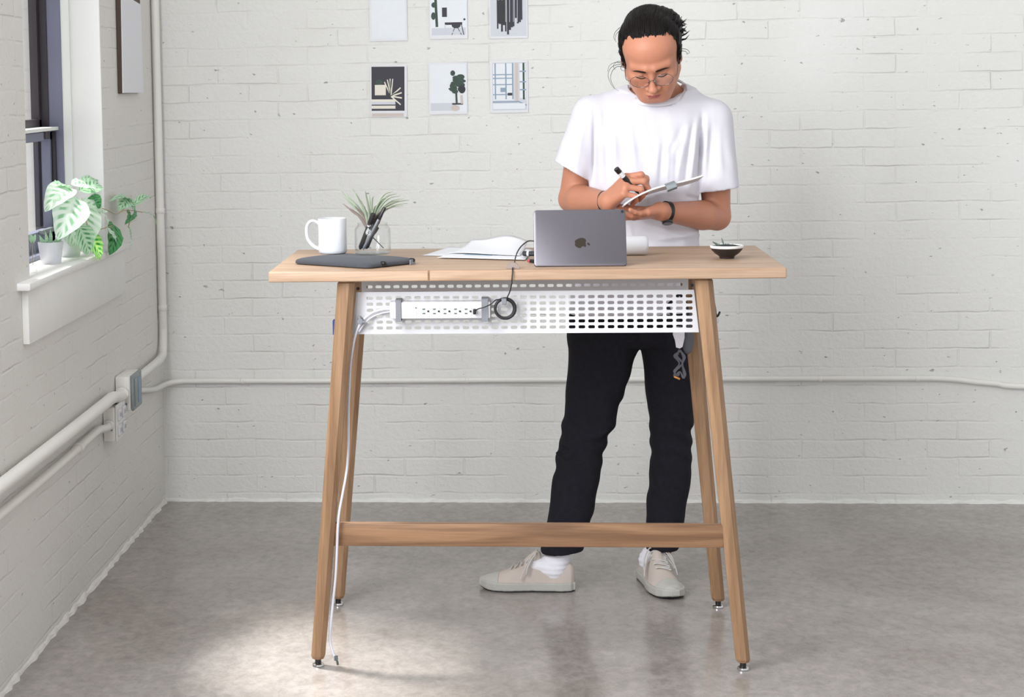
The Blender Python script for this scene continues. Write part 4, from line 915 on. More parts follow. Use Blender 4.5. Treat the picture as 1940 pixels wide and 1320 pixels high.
# pens lean in the jar
pens = [((682, 481), (708, 404), 'pen_dark', .0062, 'thick black pen in the glass jar, standing nearest the mug'), ((688, 480), (729, 393), 'pen_grey', .0042, 'slim steel pen in the glass jar, its tip highest'),
        ((694, 480), (722, 405), 'pen_dark', .0054, 'black marker with a round end in the middle of the jar'), ((727, 474), (704, 447), 'cord_grey', .0013, 'thin grey stylus leaning to the right inside the jar'), ((691, 482), (716, 430), 'pen_grey', .004, 'short steel-blue pen between the black pens in the jar')]
for (b, tt, m_, rad, lab), dq in zip(pens, (-.020, -.033, -.006, .008, .004)):
    p0, p1 = Vector(P(b[0], b[1] - 1, jy + dq * .8)), Vector(P(tt[0], tt[1], jy + dq - .008)); p0.z = max(p0.z, jz + .013)
    t = empty('pen', p0, lab, 'pen', 'pens in the glass jar'); bm = bmesh.new(); q = p0.lerp(p1, .72)
    tube(bm, [p0, p0.lerp(p1, .06), q], [rad * .4, rad, rad], 12); bm_obj('barrel', bm, MAT[m_], t, auto=50)
    bm = bmesh.new(); tube(bm, [q, q.lerp(p1, .05), p1.lerp(q, .05), p1], [rad, rad * 1.14, rad * 1.12, rad * .8], 12); bm_obj('cap', bm, MAT['pen_dark' if m_ != 'cord_grey' else m_], t, auto=50)

# ------------------------------------------------------------------ papers
def sheet(pxs, z, label, curl=.004, mat='paper', marks=()):
    pts = [PZ(x, y, z) for x, y in pxs]; bm = bmesh.new(); n_ = 14
    a, b, c, d = [Vector(p) for p in pts]; vs = []
    for i in range(n_ + 1):
        row = []
        for j_ in range(n_ + 1):
            u, v = i / n_, j_ / n_; p = a.lerp(b, u).lerp(d.lerp(c, u), v)
            p.z += curl * (math.sin(u * 3.1) * .6 + (v ** 3) * 1.2 + .25 * math.sin(u * 7 + v * 3)) * (0.2 + v) if curl else 0
            row.append(bm.verts.new(p))
        vs.append(row)
    for i in range(n_):
        for j_ in range(n_):
            f = bm.faces.new((vs[i][j_], vs[i + 1][j_], vs[i + 1][j_ + 1], vs[i][j_ + 1])); f.smooth = True
            u, v = (i + .5) / n_, (j_ + .5) / n_
            f.material_index = 1 if any(u0 < u < u1 and v0 < v < v1 for u0, v0, u1, v1 in marks) else 0
    o = bm_obj('paper_sheet', bm, [MAT[mat], MAT['paper_grey']]); s = o.modifiers.new('t', 'SOLIDIFY'); s.thickness = .0004; s.offset = 1
    return tag(o, label, 'paper', 'loose papers on the desk')
sheet([(800, 484), (930, 486), (940, 471), (850, 469)], TZ + .0012, 'lowest white sheet, its corner sticking out toward the left on the desk', .001)
sheet([(828, 488), (995, 492), (1008, 476), (880, 473)], TZ + .003, 'white sheet with grey drawing lying closest to the desk front edge', .004, marks=[(.2, .3, .55, .62), (.6, .35, .75, .5)])
sheet([(850, 479), (985, 484), (1000, 468), (895, 467)], TZ + .007, 'topmost crumpled white sheet rising at the desk back edge', .014)

# markers to the left of the tablet, on the papers
bm = bmesh.new(); a, b = PZ(991, 484, TZ + .007), PZ(1024, 485, TZ + .007); a[2] = b[2] = TZ + .0125; tube(bm, [a, a + (b - a) * .05, b], [.0058, .0068, .0068], 14)
mk = tag(bm_obj('marker', bm, MAT['print_black'], auto=50), 'dark marker pen lying on the papers left of the tablet', 'marker')
bm = bmesh.new(); a2 = a + (b - a) * .25; tube(bm, [a2, a2 + (b - a) * .12], .0072, 14); bm_obj('band', bm, MAT['white_plastic'], mk)['label'] = 'pale band'
bm = bmesh.new(); a, b = PZ(1000, 494, TZ + .005), PZ(1026, 496, TZ + .005); a[2] = b[2] = TZ + .0052; tube(bm, [a + (b - a) * .2, b], .0048, 12)
mk = tag(bm_obj('marker', bm, MAT['black'], auto=50), 'black pen with a red tip lying below the dark marker', 'marker')
bm = bmesh.new(); tube(bm, [a, a + (b - a) * .2], [.003, .0046], 12); bm_obj('tip', bm, MAT['red'], mk)['label'] = 'red tip'

# white cylinder behind the tablet
yc = 5.10; rc = 18.2 / 3600 * yc; a = Vector(P(1120, 463, yc)); b = Vector(P(1228, 463, yc)); a.z = b.z = TZ + rc
bm = bmesh.new(); n_ = b - a; pts = [a, a + n_ * .02, b - n_.normalized() * .010, b - n_.normalized() * .004, b - n_.normalized() * .001, b]; tube(bm, pts, [rc * .9, rc, rc, rc * .95, rc * .82, rc * .7], 40)
o = tag(bm_obj('speaker_cylinder', bm, MAT['white_plastic'], auto=50), 'smooth white cylinder lying on the desk behind the tablet', 'cylinder')

# black bowl with a pale rim and small plants
by = 4.99; bc = P(1377, 492, by); bc[2] = TZ; k_ = by / 3600
bowl = empty('bowl', bc, 'small black footed bowl with a white rim at the right end of the desk', 'bowl')
bm = bmesh.new(); lathe(bm, [(0, 0), (13.5 * k_, 0), (14 * k_, .003), (14.5 * k_, .006), (22 * k_, .013), (28 * k_, .0215), (30 * k_, .028), (29 * k_, .029), (25 * k_, .022), (0, .020)], bc, 48); bm_obj('vessel', bm, MAT['bowl'], bowl, auto=50)
bm = bmesh.new(); lathe(bm, [(30.1 * k_, .0275), (31 * k_, .030), (31 * k_, .0335), (29 * k_, .0345), (27.5 * k_, .033), (28.5 * k_, .028)], bc, 48); bm_obj('rim', bm, MAT['bowl_rim'], bowl, auto=50)
bm = bmesh.new(); lathe(bm, [(0, .036), (15 * k_, .035), (28 * k_, .031), (28 * k_, .024), (0, .022)], bc, 32); bm_obj('soil', bm, MAT['soil'], bowl)
sp = empty('succulent', (bc[0], bc[1], TZ + .035), 'tiny grey sprigs growing in the black bowl', 'plant')
for (px, py, r0) in ((1350, 458, .003), (1367, 451, .0022), (1381, 463, .004), (1374, 462, .003), (1357, 463, .003), (1391, 464, .003)):
    tip = Vector(P(px, py, by + R.uniform(-.01, .01))); b0 = Vector((bc[0] + (tip.x - bc[0]) * .55, by, TZ + .034)); bm = bmesh.new()
    tube(bm, [b0, b0.lerp(tip, .5), tip], [r0 * .7, r0, r0 * .4], 8); bm_obj('sprig', bm, MAT['succulent'], sp, auto=60)

# ------------------------------------------------------------------ window sill plants
def leaf(bm, base, tip, width, droop=0.2, up=(0, 0, 1), fold=0.25, n=12, m=6, face=None):
    base, tip = Vector(base), Vector(tip); d = tip - base; L = d.length; t = d.normalized()
    nrm = Vector(face) if face is not None else Vector(up); nrm = (nrm - t * nrm.dot(t)).normalized(); s = t.cross(nrm)
    uvl = bm.loops.layers.uv.verify(); g = []
    for i in range(n + 1):
        v = i / n; w = width * .5 * (math.sin(PI * min(1, v * .97 + .03) ** .72) ** .8) * (1.0 if v < .98 else .3); row = []
        c = base + d * v + nrm * (L * droop * math.sin(PI * v) * .6)
        for j in range(-m // 2, m // 2 + 1):
            u = j / (m / 2); p = c + s * (u * w) + nrm * (abs(u) ** 1.4 * w * fold + .002 * math.sin(v * 26 + u)); row.append((bm.verts.new(p), (u * .5 + .5, v)))
        g.append(row)
    for i in range(n):
        for j in range(m):
            q = (g[i][j], g[i + 1][j], g[i + 1][j + 1], g[i][j + 1]); f = bm.faces.new([x[0] for x in q]); f.smooth = True
            for l, x in zip(f.loops, q): l[uvl].uv = x[1]
XS = XL - .04
def S(px, py, X=XS): return Vector(PX(px, py, X))
pot_c = Vector((XL - .045, 5.50, WZ0 + .008))
def pot(c, r, h, label, mat='ceramic', name='plant_pot'):
    t = empty(name, c, label, 'pot'); bm = bmesh.new(); lathe(bm, [(0, 0), (r * .78, 0), (r * .8, .002), (r, h - .003), (r * .99, h), (r * .93, h), (r * .9, h - .012), (0, h - .012)], c, 36); bm_obj('vessel', bm, MAT[mat], t, auto=50)
    bm = bmesh.new(); lathe(bm, [(0, h - .008), (r * .9, h - .011)], c, 24); bm_obj('soil', bm, MAT['soil'], t); return t
pot(pot_c, .040, .062, 'white pot half hidden by the large patterned leaves on the window sill')
pot2 = Vector((XL - .045, 5.28, WZ0 + .008)); pot(pot2, .036, .062, 'white pot with tiny sprouts standing on the sill in front of the patterned leaves')
plant = empty('prayer_plant', pot_c + Vector((0, 0, .07)), 'trailing plant with large pale green patterned leaves on the window sill', 'plant')
# (base px, tip px, X base, X tip, width m, material, face)
LV = [((150, 380), (162, 470), .00, .03, .085, 'leaf_pale', (1, -.7, .3)), ((140, 372), (108, 455), .0, -.01, .085, 'leaf_pale', (.6, -1, .5)),
      ((130, 355), (84, 402), -.03, -.05, .060, 'leaf_pale', (.3, -1, .6)), ((128, 354), (100, 352), -.03, -.06, .04, 'leaf_mid', (0, -.6, 1)),
      ((140, 352), (180, 368), .0, .02, .045, 'leaf_pale', (.4, -.6, 1)), ((152, 362), (192, 352), -.01, .02, .045, 'leaf_mid', (.2, -1, .4)),
      ((160, 385), (205, 425), .02, .05, .038, 'leaf_pale', (.8, -.4, .8)), ((170, 372), (190, 395), .02, .05, .035, 'leaf_dark', (.5, -1, .1)),
      ((166, 442), (190, 493), .03, .045, .040, 'leaf_bright', (1, -.8, .2)), ((150, 430), (167, 484), .02, .035, .055, 'leaf_mid', (1, -.8, .2)),
      ((214, 424), (206, 484), .04, .045, .052, 'leaf_dark', (1, -.8, .1)), ((203, 432), (221, 466), .045, .055, .014, 'leaf_pale', (1, -.2, .1)),
      ((243, 398), (236, 426), .04, .05, .018, 'leaf_dark', (1, -.6, .3)), ((256, 398), (237, 425), .05, .05, .016, 'leaf_dark', (1, -.5, .3)),
      ((250, 386), (206, 382), .04, .02, .024, 'leaf_mid', (.3, -.8, .8)), ((240, 376), (222, 398), .03, .03, .038, 'leaf_mid', (.6, -1, .4)),
      ((252, 390), (286, 376), .04, .05, .026, 'leaf_mid', (.3, -1, .6)), ((245, 378), (255, 400), .03, .04, .022, 'leaf_mid', (.8, -.8, .3)),
      ((270, 402), (297, 428), .04, .05, .010, 'leaf_mid', (.5, -.5, 1)), ((243, 428), (248, 452), .04, .045, .007, 'leaf_mid', (1, -.6, .2)), ((249, 450), (246, 473), .045, .045, .006, 'leaf_pale', (1, -.6, .2)),
      ((150, 400), (200, 400), .0, .03, .05, 'leaf_pale', (.6, -.8, .8)), ((120, 390), (140, 470), -.02, -.01, .07, 'leaf_pale', (.9, -.9, .3)), ((150, 350), (185, 345), -.03, -.02, .03, 'leaf_mid', (.2, -1, .5))]
for (b, tt, xb_, xt_, w, m_, fc) in LV:
    bm = bmesh.new(); leaf(bm, S(b[0], b[1], XL + xb_ + .0), S(tt[0], tt[1], XL + xt_), w * (1.35 if w > .034 else 1.1), .14, fold=.18, face=Vector(fc)); me = bpy.data.meshes.new('leaf'); bm.to_mesh(me); bm.free(); o = link_mesh('leaf', me, MAT[m_], plant)
stems = [[(150, 440, -.04), (148, 400, -.01), (155, 375, 0)], [(150, 430, -.03), (175, 400, .02), (195, 395, .04), (222, 405, .045), (243, 385, .04)], [(155, 435, -.02), (172, 438, .03), (205, 430, .04), (215, 426, .04)], [(145, 440, -.04), (135, 400, -.03), (128, 355, -.03)],
         [(222, 405, .045), (240, 398, .045), (270, 402, .04)], [(240, 398, .045), (246, 415, .04), (243, 430, .04)], [(160, 400, .01), (164, 420, .03), (166, 442, .03)]]
bm = bmesh.new()
for st_ in stems: tube(bm, smooth_path([S(a, b, XL + c) for a, b, c in st_], 6), .0016, 6)
bm_obj('stem', bm, MAT['stem'], plant, auto=60)
sprt = empty('sprout', pot2 + Vector((0, 0, .045)), 'tiny green sprouts growing in the nearer white pot on the window sill', 'plant')
for k in range(7):
    a = k * .9; bm = bmesh.new(); b0 = pot2 + Vector((.020 * math.cos(a), .020 * math.sin(a), .052)); leaf(bm, b0, b0 + Vector((.012 * math.cos(a), .012 * math.sin(a), .02 + .012 * (k % 3))), .010, .1, n=6, m=2, face=Vector((.5, -1, .3))); me = bpy.data.meshes.new('leaf'); bm.to_mesh(me); bm.free(); link_mesh('leaf', me, MAT['leaf_mid'], sprt)
gc = Vector((XL - .032, 5.03, WZ0 + .008)); t = empty('glass_vial', gc, 'slim clear glass vase standing on the near end of the sill', 'vase')
bm = bmesh.new(); lathe(bm, [(0, 0), (.010, 0), (.011, .004), (.010, .05), (.006, .075), (.0065, .08), (.0055, .08), (.0052, .074), (.009, .05), (.0095, .006), (0, .004)], gc, 24); bm_obj('vessel', bm, MAT['glass'], t, auto=50)
t = empty('sprig', gc + Vector((0, 0, .05)), 'small green sprig in the slim glass vase', 'plant')
for k in range(3):
    bm = bmesh.new(); a = k * 2.1; b0 = gc + Vector((0, 0, .05)); leaf(bm, b0 + Vector((0, 0, .03)), b0 + Vector((.010 * math.cos(a), .010 * math.sin(a), .055)), .011, .1, n=6, m=2, face=Vector((.5, -1, .3))); me = bpy.data.meshes.new('leaf'); bm.to_mesh(me); bm.free(); link_mesh('leaf', me, MAT['leaf_mid'], t)
bm = bmesh.new(); tube(bm, [gc + Vector((0, 0, .02)), gc + Vector((0, 0, .082))], .001, 6); bm_obj('stem', bm, MAT['stem'], t)

# ================================================================== THE PERSON
man = empty('person', (0.36, 5.56, 0), 'person with tied-back black hair, round glasses, white T-shirt and black trousers writing at the desk', 'person')
V3 = lambda *a: np.array(a, float)
# ---- skeleton joints (photo position at a chosen depth)
NB = P(1244, 182, 5.60)                       # neck base
SHL, SHR = P(1118, 216, 5.60), P(1349, 227, 5.60)
ELL, ELR = P(1084, 377, 5.62), P(1358, 410, 5.60)
WRL, WRR = P(1148, 381, 5.40), P(1258, 401, 5.395)
PELV = P(1196, 600, 5.60)

# ---- head frame
def rotx(a): c, s_ = math.cos(a), math.sin(a); return np.array([[1, 0, 0], [0, c, -s_], [0, s_, c]])
def roty(a): c, s_ = math.cos(a), math.sin(a); return np.array([[c, 0, s_], [0, 1, 0], [-s_, 0, c]])
def rotz(a): c, s_ = math.cos(a), math.sin(a); return np.array([[c, -s_, 0], [s_, c, 0], [0, 0, 1]])
HR = roty(math.radians(-10)) @ rotx(math.radians(37)) @ rotz(math.radians(-9))
HS = 0.975
eye = P(1234, 139, 5.40)
HC = eye - HR @ V3(0, -.082 * HS, 0)
def hp(x, y, z): return HC + HR @ (V3(x, y, z) * HS)
def hell(c, r, R=None): return ell(hp(*c), np.array(r) * HS, HR if R is None else HR @ R)
def hcone(a, b, ra, rb=None): return cone(hp(*a), hp(*b), ra * HS, None if rb is None else rb * HS)

def body_prims(F):
    # torso, mostly under the shirt
    F.add(cone(P(1215, 250, 5.61), P(1215, 520, 5.60), .105, .10), .03)
    F.add(ell(PELV, (.135, .080, .08)), .04)
    F.add(cone(NB + V3(-.02, .02, -.04), SHL, .05, .046), .03); F.add(cone(NB + V3(.02, .02, -.04), SHR, .05, .046), .03)
    # neck and trapezius
    F.add(cone(NB + V3(0, .02, -.06), hp(0, .035, -.045), .058, .054), .02)
    F.add(cone(P(1262, 170, 5.62), P(1310, 205, 5.63), .036, .026), .03); F.add(cone(P(1228, 170, 5.62), P(1180, 205, 5.63), .034, .026), .03)
    F.add(cone(NB + V3(0, .0, -.05), hp(0, -.01, -.075), .036, .030), .02)
    # arms
    for S_, E_, W_r, sg in ((SHL, ELL, WRL, -1), (SHR, ELR, WRR, 1)):
        F.add(cone(S_, S_ * .5 + E_ * .5, .052, .046), .004); F.add(cone(S_ * .5 + E_ * .5, E_, .046, .039), .004)
        F.add(cone(E_, E_ * .72 + W_r * .28, .039, .043), .010); F.add(cone(E_ * .72 + W_r * .28, W_r, .043, .0265), .004)
        F.add(cone(W_r, W_r + (W_r - E_) / np.linalg.norm(W_r - E_) * .02, .0265, .027), .004)
def head_prims(F):
    F.add(hell((0, .012, .030), (.079, .097, .086)), .01)
    F.add(hell((0, -.030, -.030), (.069, .062, .080)), .025)
    F.add(hell((0, -.022, .055), (.073, .062, .053)), .02)
    F.add(hell((0, -.060, -.088), (.030, .030, .026)), .025)
    for s_ in (-1, 1):
        F.add(hcone((s_ * .058, -.004, -.045), (s_ * .026, -.062, -.093), .023, .021), .025)          # jaw line
        F.add(hell((s_ * .043, -.064, -.022), (.024, .022, .019)), .018)                                # cheekbone
        F.add(hell((s_ * .030, -.066, -.055), (.024, .024, .026)), .018)
        F.add(hcone((s_ * .012, -.087, .020), (s_ * .048, -.068, .020), .011, .011), .014)              # brow
        F.sub(hell((s_ * .031, -.094, -.001), (.016, .012, .009)), .010)                                # eye hollow
        F.add(hell((s_ * .031, -.0745, -.0015), (.0145, .0125, .0118)), .002)                           # lidded eye
        F.sub(hcone((s_ * .019, -.090, -.0075), (s_ * .044, -.083, -.0065), .0014), .0015)              # lash line
        F.sub(hcone((s_ * .019, -.090, .0095), (s_ * .044, -.082, .0105), .0010), .003)                 # lid crease
        F.add(hell((s_ * .079, .012, -.008), (.008, .019, .030), rotz(math.radians(s_ * 22))), .006)    # ear
        F.sub(hell((s_ * .086, .009, -.004), (.005, .009, .016), rotz(math.radians(s_ * 22))), .004)
        F.add(hell((s_ * .0145, -.097, -.041), (.0090, .0105, .0085)), .006)                             # nostril wing
    F.add(hcone((0, -.088, .006), (0, -.112, -.036), .0075, .0095), .010)
    F.add(hell((0, -.114, -.038), (.0125, .0105, .0100)), .006)
    for s_ in (-1, 1): F.sub(hell((s_ * .0068, -.112, -.0475), (.0038, .006, .0036)), .002)
    F.add(hell((0, -.082, -.068), (.026, .018, .020)), .012)                                            # muzzle
    F.add(hcone((-.015, -.095, -.0655), (0, -.1005, -.0635), .0050, .0058), .004); F.add(hcone((.015, -.095, -.0655), (0, -.1005, -.0635), .0050, .0058), .004)
    F.add(hcone((-.012, -.094, -.0755), (.012, -.094, -.0755), .0062), .005)
    F.sub(hcone((-.021, -.095, -.0700), (0, -.1035, -.0705), .0013), .0015); F.sub(hcone((.021, -.095, -.0700), (0, -.1035, -.0705), .0013), .0015)
    F.sub(hell((0, -.100, -.0835), (.016, .007, .004)), .006)

# ---- hands
def unit(v): return v / np.linalg.norm(v)
def rot_about(v, ax, a):
    ax = unit(ax); return v * math.cos(a) + np.cross(ax, v) * math.sin(a) + ax * (ax @ v) * (1 - math.cos(a))
def hand_prims(wrist, u, n, thumb_side, curls, spread, thumb, sc=1.0):
    """wrist, u: direction of the palm, n: direction the palm faces, thumb_side: +-1"""
    u = unit(u); n = unit(n - u * (n @ u)); s_ = np.cross(u, n) * thumb_side; pr = []; nails = []
    kn = [wrist + u * .082 * sc + s_ * .026 * sc, wrist + u * .086 * sc + s_ * .008 * sc, wrist + u * .081 * sc - s_ * .010 * sc, wrist + u * .072 * sc - s_ * .027 * sc]
    rad = [.0092, .0095, .0088, .0078]; ln = [(.040, .024, .019), (.044, .028, .020), (.040, .026, .020), (.031, .019, .018)]
    for i in range(4):
        pr.append((cone(wrist + s_ * (.014 - .009 * i) * sc, kn[i] + n * .002, .0145 * sc, .0115 * sc), .010))
    pr.append((cone(wrist + u * .03 * sc + s_ * .018 * sc + n * .008, wrist + u * .06 * sc + s_ * .02 * sc + n * .006, .014 * sc, .011 * sc), .010))
    pr.append((cone(wrist + u * .03 * sc - s_ * .014 * sc + n * .008, wrist + u * .055 * sc - s_ * .018 * sc + n * .006, .013 * sc, .010 * sc), .010))
    for i in range(4):
        d = rot_about(u, n, spread[i] * -thumb_side); ax = np.cross(d, n); p = kn[i] + n * .001; a = 0; r = rad[i] * sc
        for k, (L, c) in enumerate(zip(ln[i], curls[i])):
            a += c; q = p + rot_about(d, ax, a) * L * sc; r2 = r * .92
            pr.append((cone(p, q, r, r2), .0035)); last = (p, q); p, r = q, r2
        dd = unit(last[1] - last[0]); nails.append((last[1] + dd * .001 - np.cross(ax, dd) * 0, dd, ax, r))
    tb = wrist + u * .018 * sc + s_ * .020 * sc + n * .006
    t1, t2, t3 = thumb
    f = lambda v: u * v[0] + s_ * v[1] + n * v[2]
    a = tb; b = a + unit(f(t1)) * .044 * sc; c = b + unit(f(t2)) * .034 * sc; d = c + unit(f(t3)) * .025 * sc
    pr += [(cone(a, b, .0150 * sc, .0120 * sc), .010), (cone(b, c, .0115 * sc, .0102 * sc), .004), (cone(c, d, .0102 * sc, .0086 * sc), .003)]
    return pr, nails, (c, d)
# notebook plane first: the hands meet it
PBL, PBR = P(1183, 389, 5.300), P(1334, 333, 5.315)                       # its long edge turned to us
pe = unit(PBR - PBL); pdir = unit(V3(0.10, 1.0, -0.10)); pdir = unit(pdir - pe * (pdir @ pe)); pn = unit(np.cross(pe, pdir))
if pn[2] < 0: pn = -pn
# right hand of the person (left in the picture) writes
RHu = P(1180, 350, 5.350) - WRL
rh, rhn, rth = hand_prims(WRL + unit(WRL - ELL) * .012, RHu, V3(.45, .55, -.62), 1,
    [(.75, 1.15, .6), (.95, 1.2, .7), (1.1, 1.25, .7), (1.2, 1.2, .7)], (.05, .0, -.03, -.08), ((.72, .45, .55), (.9, .0, .45), (.9, -.25, .2)), 1.06)
# left hand of the person (right in the picture) lies under the notebook
LHu = P(1204, 411, 5.335) - WRR
lh, lhn, lth = hand_prims(WRR + unit(WRR - ELR) * .012, LHu, V3(-.1, .25, 1.0), 1,
    [(.1, .35, .25), (.05, .35, .2), (.05, .3, .2), (.05, .3, .2)], (.05, .02, -.02, -.08), ((.55, .75, .35), (.85, .35, .4), (.95, .05, .3)), .96)

parts = []
def block(lo, hi, h, fns, it, skip=None):
    F = Field(lo, hi, h)
    for f in fns: f(F)
    v, q = F.mesh(); v = relax(v, q, it)
    if skip is not None:      # leave out what the finer block next to it models
        c = v[q].mean(1); q = q[~((c > skip[0]) & (c < skip[1])).all(1)]
    parts.append((v, q))
hand_f = lambda F: [F.add(f, k) for f, k in rh] and [F.add(f, k) for f, k in lh]
allf = [body_prims, head_prims, hand_f]
def legs_f(F):
    for a, b, c in (((1140, 640, 5.60), (1107, 840, 5.55), (1068, 1030, 5.515)), ((1258, 640, 5.60), (1270, 840, 5.60), (1256, 1030, 5.60))):
        A, B, C_ = P(*a), P(*b), P(*c); F.add(cone(A, B, .055, .045), .03); F.add(cone(B, C_, .050, .036), .02)
# head block (fine) / body below (coarser): the blocks meet under the collar
zc = P(1240, 212, 5.5)[2]
block(HC - V3(.13, .15, .0) - V3(0, 0, HC[2] - zc), HC + V3(.13, .16, .17), .0019, [body_prims, head_prims], 1)
xh0, xh1 = WRL[0] - .012, WRR[0] + .012
hb0, hb1 = V3(xh0, 5.22, 1.03), V3(xh1, 5.46, 1.25)
block(hb0, hb1, .0018, [body_prims, hand_f], 1)
block(V3(-.02, 5.28, .60), V3(.72, 5.78, zc + .004), .0036, [body_prims, legs_f], 1, (hb0 + .002, hb1 - .002))
block(V3(-.02, 5.40, .07), V3(.72, 5.78, .605), .007, [legs_f], 2)
off = 0; vs, qs = [], []
for v, q in parts: vs.append(v); qs.append(q + off); off += len(v)
v = np.concatenate(vs); q = np.concatenate(qs); me = mesh_from('body', v, q)
body = link_mesh('body', me, [MAT['skin'], MAT['lips'], MAT['nail']], man, smooth=True)
cen = np.empty(len(me.polygons) * 3, np.float32); me.polygons.foreach_get('center', cen); cen = cen.reshape(-1, 3)
loc = (cen - HC) @ HR / HS
mi = np.zeros(len(cen), np.int32)
lx = np.abs(loc[:, 0]); lipz = (loc[:, 2] > -.0785 + .55 * np.maximum(lx - .006, 0)) & (loc[:, 2] < -.0615 - .28 * lx)
mi[(lx < .0215) & lipz & (loc[:, 1] < -.088)] = 1
me.polygons.foreach_set('material_index', mi)
# nails
def nail(p, d, out, w=.0062, l=.0085):
    d = unit(d); out = unit(out - d * (out @ d)); s_ = np.cross(d, out); c = p + out * .0002
    poly = [c + s_ * (w * .5 * math.cos(a)) * 1.0 + d * (l * .5 * math.sin(a)) for a in np.linspace(0, 2 * PI, 12, endpoint=False)]; prism(bm, poly, out, .0006)
for (p, d, ax, r) in rhn + lhn:
    bm = bmesh.new(); out = -np.cross(ax, d); nail(p - d * .002 + out * r * .90, d, out); bm_obj('fingernail', bm, MAT['nail'], man)
for (c, d) in (rth, lth): bm = bmesh.new(); dd = unit(d - c); out = unit(V3(0, -1, .3) - dd * (V3(0, -1, .3) @ dd)); nail(d - dd * .001 + out * .0079, dd, out, .008, .010); bm_obj('fingernail', bm, MAT['nail'], man)

# ---- brows
for s_ in (-1, 1):
    bm = bmesh.new(); pts = [hp(s_ * .014, -.0990, .0175), hp(s_ * .026, -.0965, .0195), hp(s_ * .040, -.0880, .0175), hp(s_ * .053, -.0745, .0095)]
    tube(bm, smooth_path(pts, 5), [.0014, .0022, .0026, .0028, .0028, .0028, .0028, .0027, .0026, .0024, .0022, .0020, .0017, .0014, .0010, .0006], 8, flat=.8); bm_obj('eyebrow', bm, MAT['brow'], man, auto=70)
    bm = bmesh.new(); tube(bm, smooth_path([hp(s_ * .018, -.0895, -.0078), hp(s_ * .031, -.0895, -.0095), hp(s_ * .045, -.0825, -.0068)], 6), .0014, 6); bm_obj('eyelashes', bm, MAT['hair'], man, auto=70)

# ---- hair: combed back cap with strands, loose ends at the right, wisps at the left
FH = Field(HC - V3(.16, .16, .15), HC + V3(.17, .18, .18), .0026)
FH.add(hell((0, .018, .036), (.0915, .104, .090)), .0)
FH.add(hell((.045, .070, .055), (.050, .045, .050)), .02)
FH.add(hell((.0, .07, .06), (.070, .055, .060)), .02)
FH.add(hell((.030, .105, .02), (.038, .035, .036)), .02)                     # gathered tail at the back
for s_ in (-1, 1): FH.add(hell((s_ * .073, -.022, .012), (.010, .022, .040)), .012)
FH.add(hell((.074, .004, .010), (.011, .026, .030)), .012)
def facecut(X, Y, Z):      # leave the face free: in front of a curved hair line
    px, py, pz = X - HC[0], Y - HC[1], Z - HC[2]; R_ = HR / HS
    x = px * R_[0, 0] + py * R_[1, 0] + pz * R_[2, 0]; y = px * R_[0, 1] + py * R_[1, 1] + pz * R_[2, 1]; z = px * R_[0, 2] + py * R_[1, 2] + pz * R_[2, 2]
    ax_ = np.abs(x)
    line = .0930 - 1.3 * np.maximum(ax_ - .056, 0) * 1.0 + .006 * np.exp(-((ax_ - .047) / .016) ** 2) + .002 * np.cos(x * 190) - .011 * np.exp(-((x + .016) / .020) ** 2)
    side = (y + .060) + np.maximum(ax_ - .058, 0) * -1.0 + (.0)
    d1 = z - line                                   # below hair line -> negative
    face = np.maximum(d1, y - (-.020 - .0 * ax_))   # region of the face
    nape = np.maximum(z + .050, -y - .5)            # nothing under the ears
    ear = np.maximum(np.maximum(z - .004, -z - .06), y - .03) if False else 9
    return np.minimum(face, nape)
FH.sub((facecut, HC - .2, HC + .2), .004)
def grooves(X, Y, Z):
    px, py, pz = X - HC[0], Y - HC[1], Z - HC[2]; R_ = HR / HS
    x = px * R_[0, 0] + py * R_[1, 0] + pz * R_[2, 0]; y = px * R_[0, 1] + py * R_[1, 1] + pz * R_[2, 1]; z = px * R_[0, 2] + py * R_[1, 2] + pz * R_[2, 2]
    th = np.arctan2(x, z + .05 + np.maximum(y, 0) * .5); return .0011 * np.sin(th * 46 + 2.5 * np.sin(y * 30)) + .0009 * np.sin(th * 91 + y * 40)
FH.warp(grooves)
v, q = FH.mesh(); v = relax(v, q, 1); hm = mesh_from('hair', v, q)
bmh = bmesh.new(); bmh.from_mesh(hm)
def on_skull(x, y, z, k=1.0):
    c = V3(0, .018, .036); r = V3(.0915, .104, .090) * k; d = unit(V3(x, y, z) - c); t1 = 1 / math.sqrt(((d / r) ** 2).sum())
    c2 = (c - V3(0, .07, .06)); r2 = V3(.070, .055, .060) * k; a_ = ((d / r2) ** 2).sum(); b_ = (c2 * d / r2 ** 2).sum(); e_ = ((c2 / r2) ** 2).sum() - 1; q = b_ * b_ - a_ * e_
    if q > 0: t1 = max(t1, (-b_ + math.sqrt(q)) / a_ + .001)
    return c + d * t1
rh_ = random.Random(5)
KN = V3(.022, .118, .012)
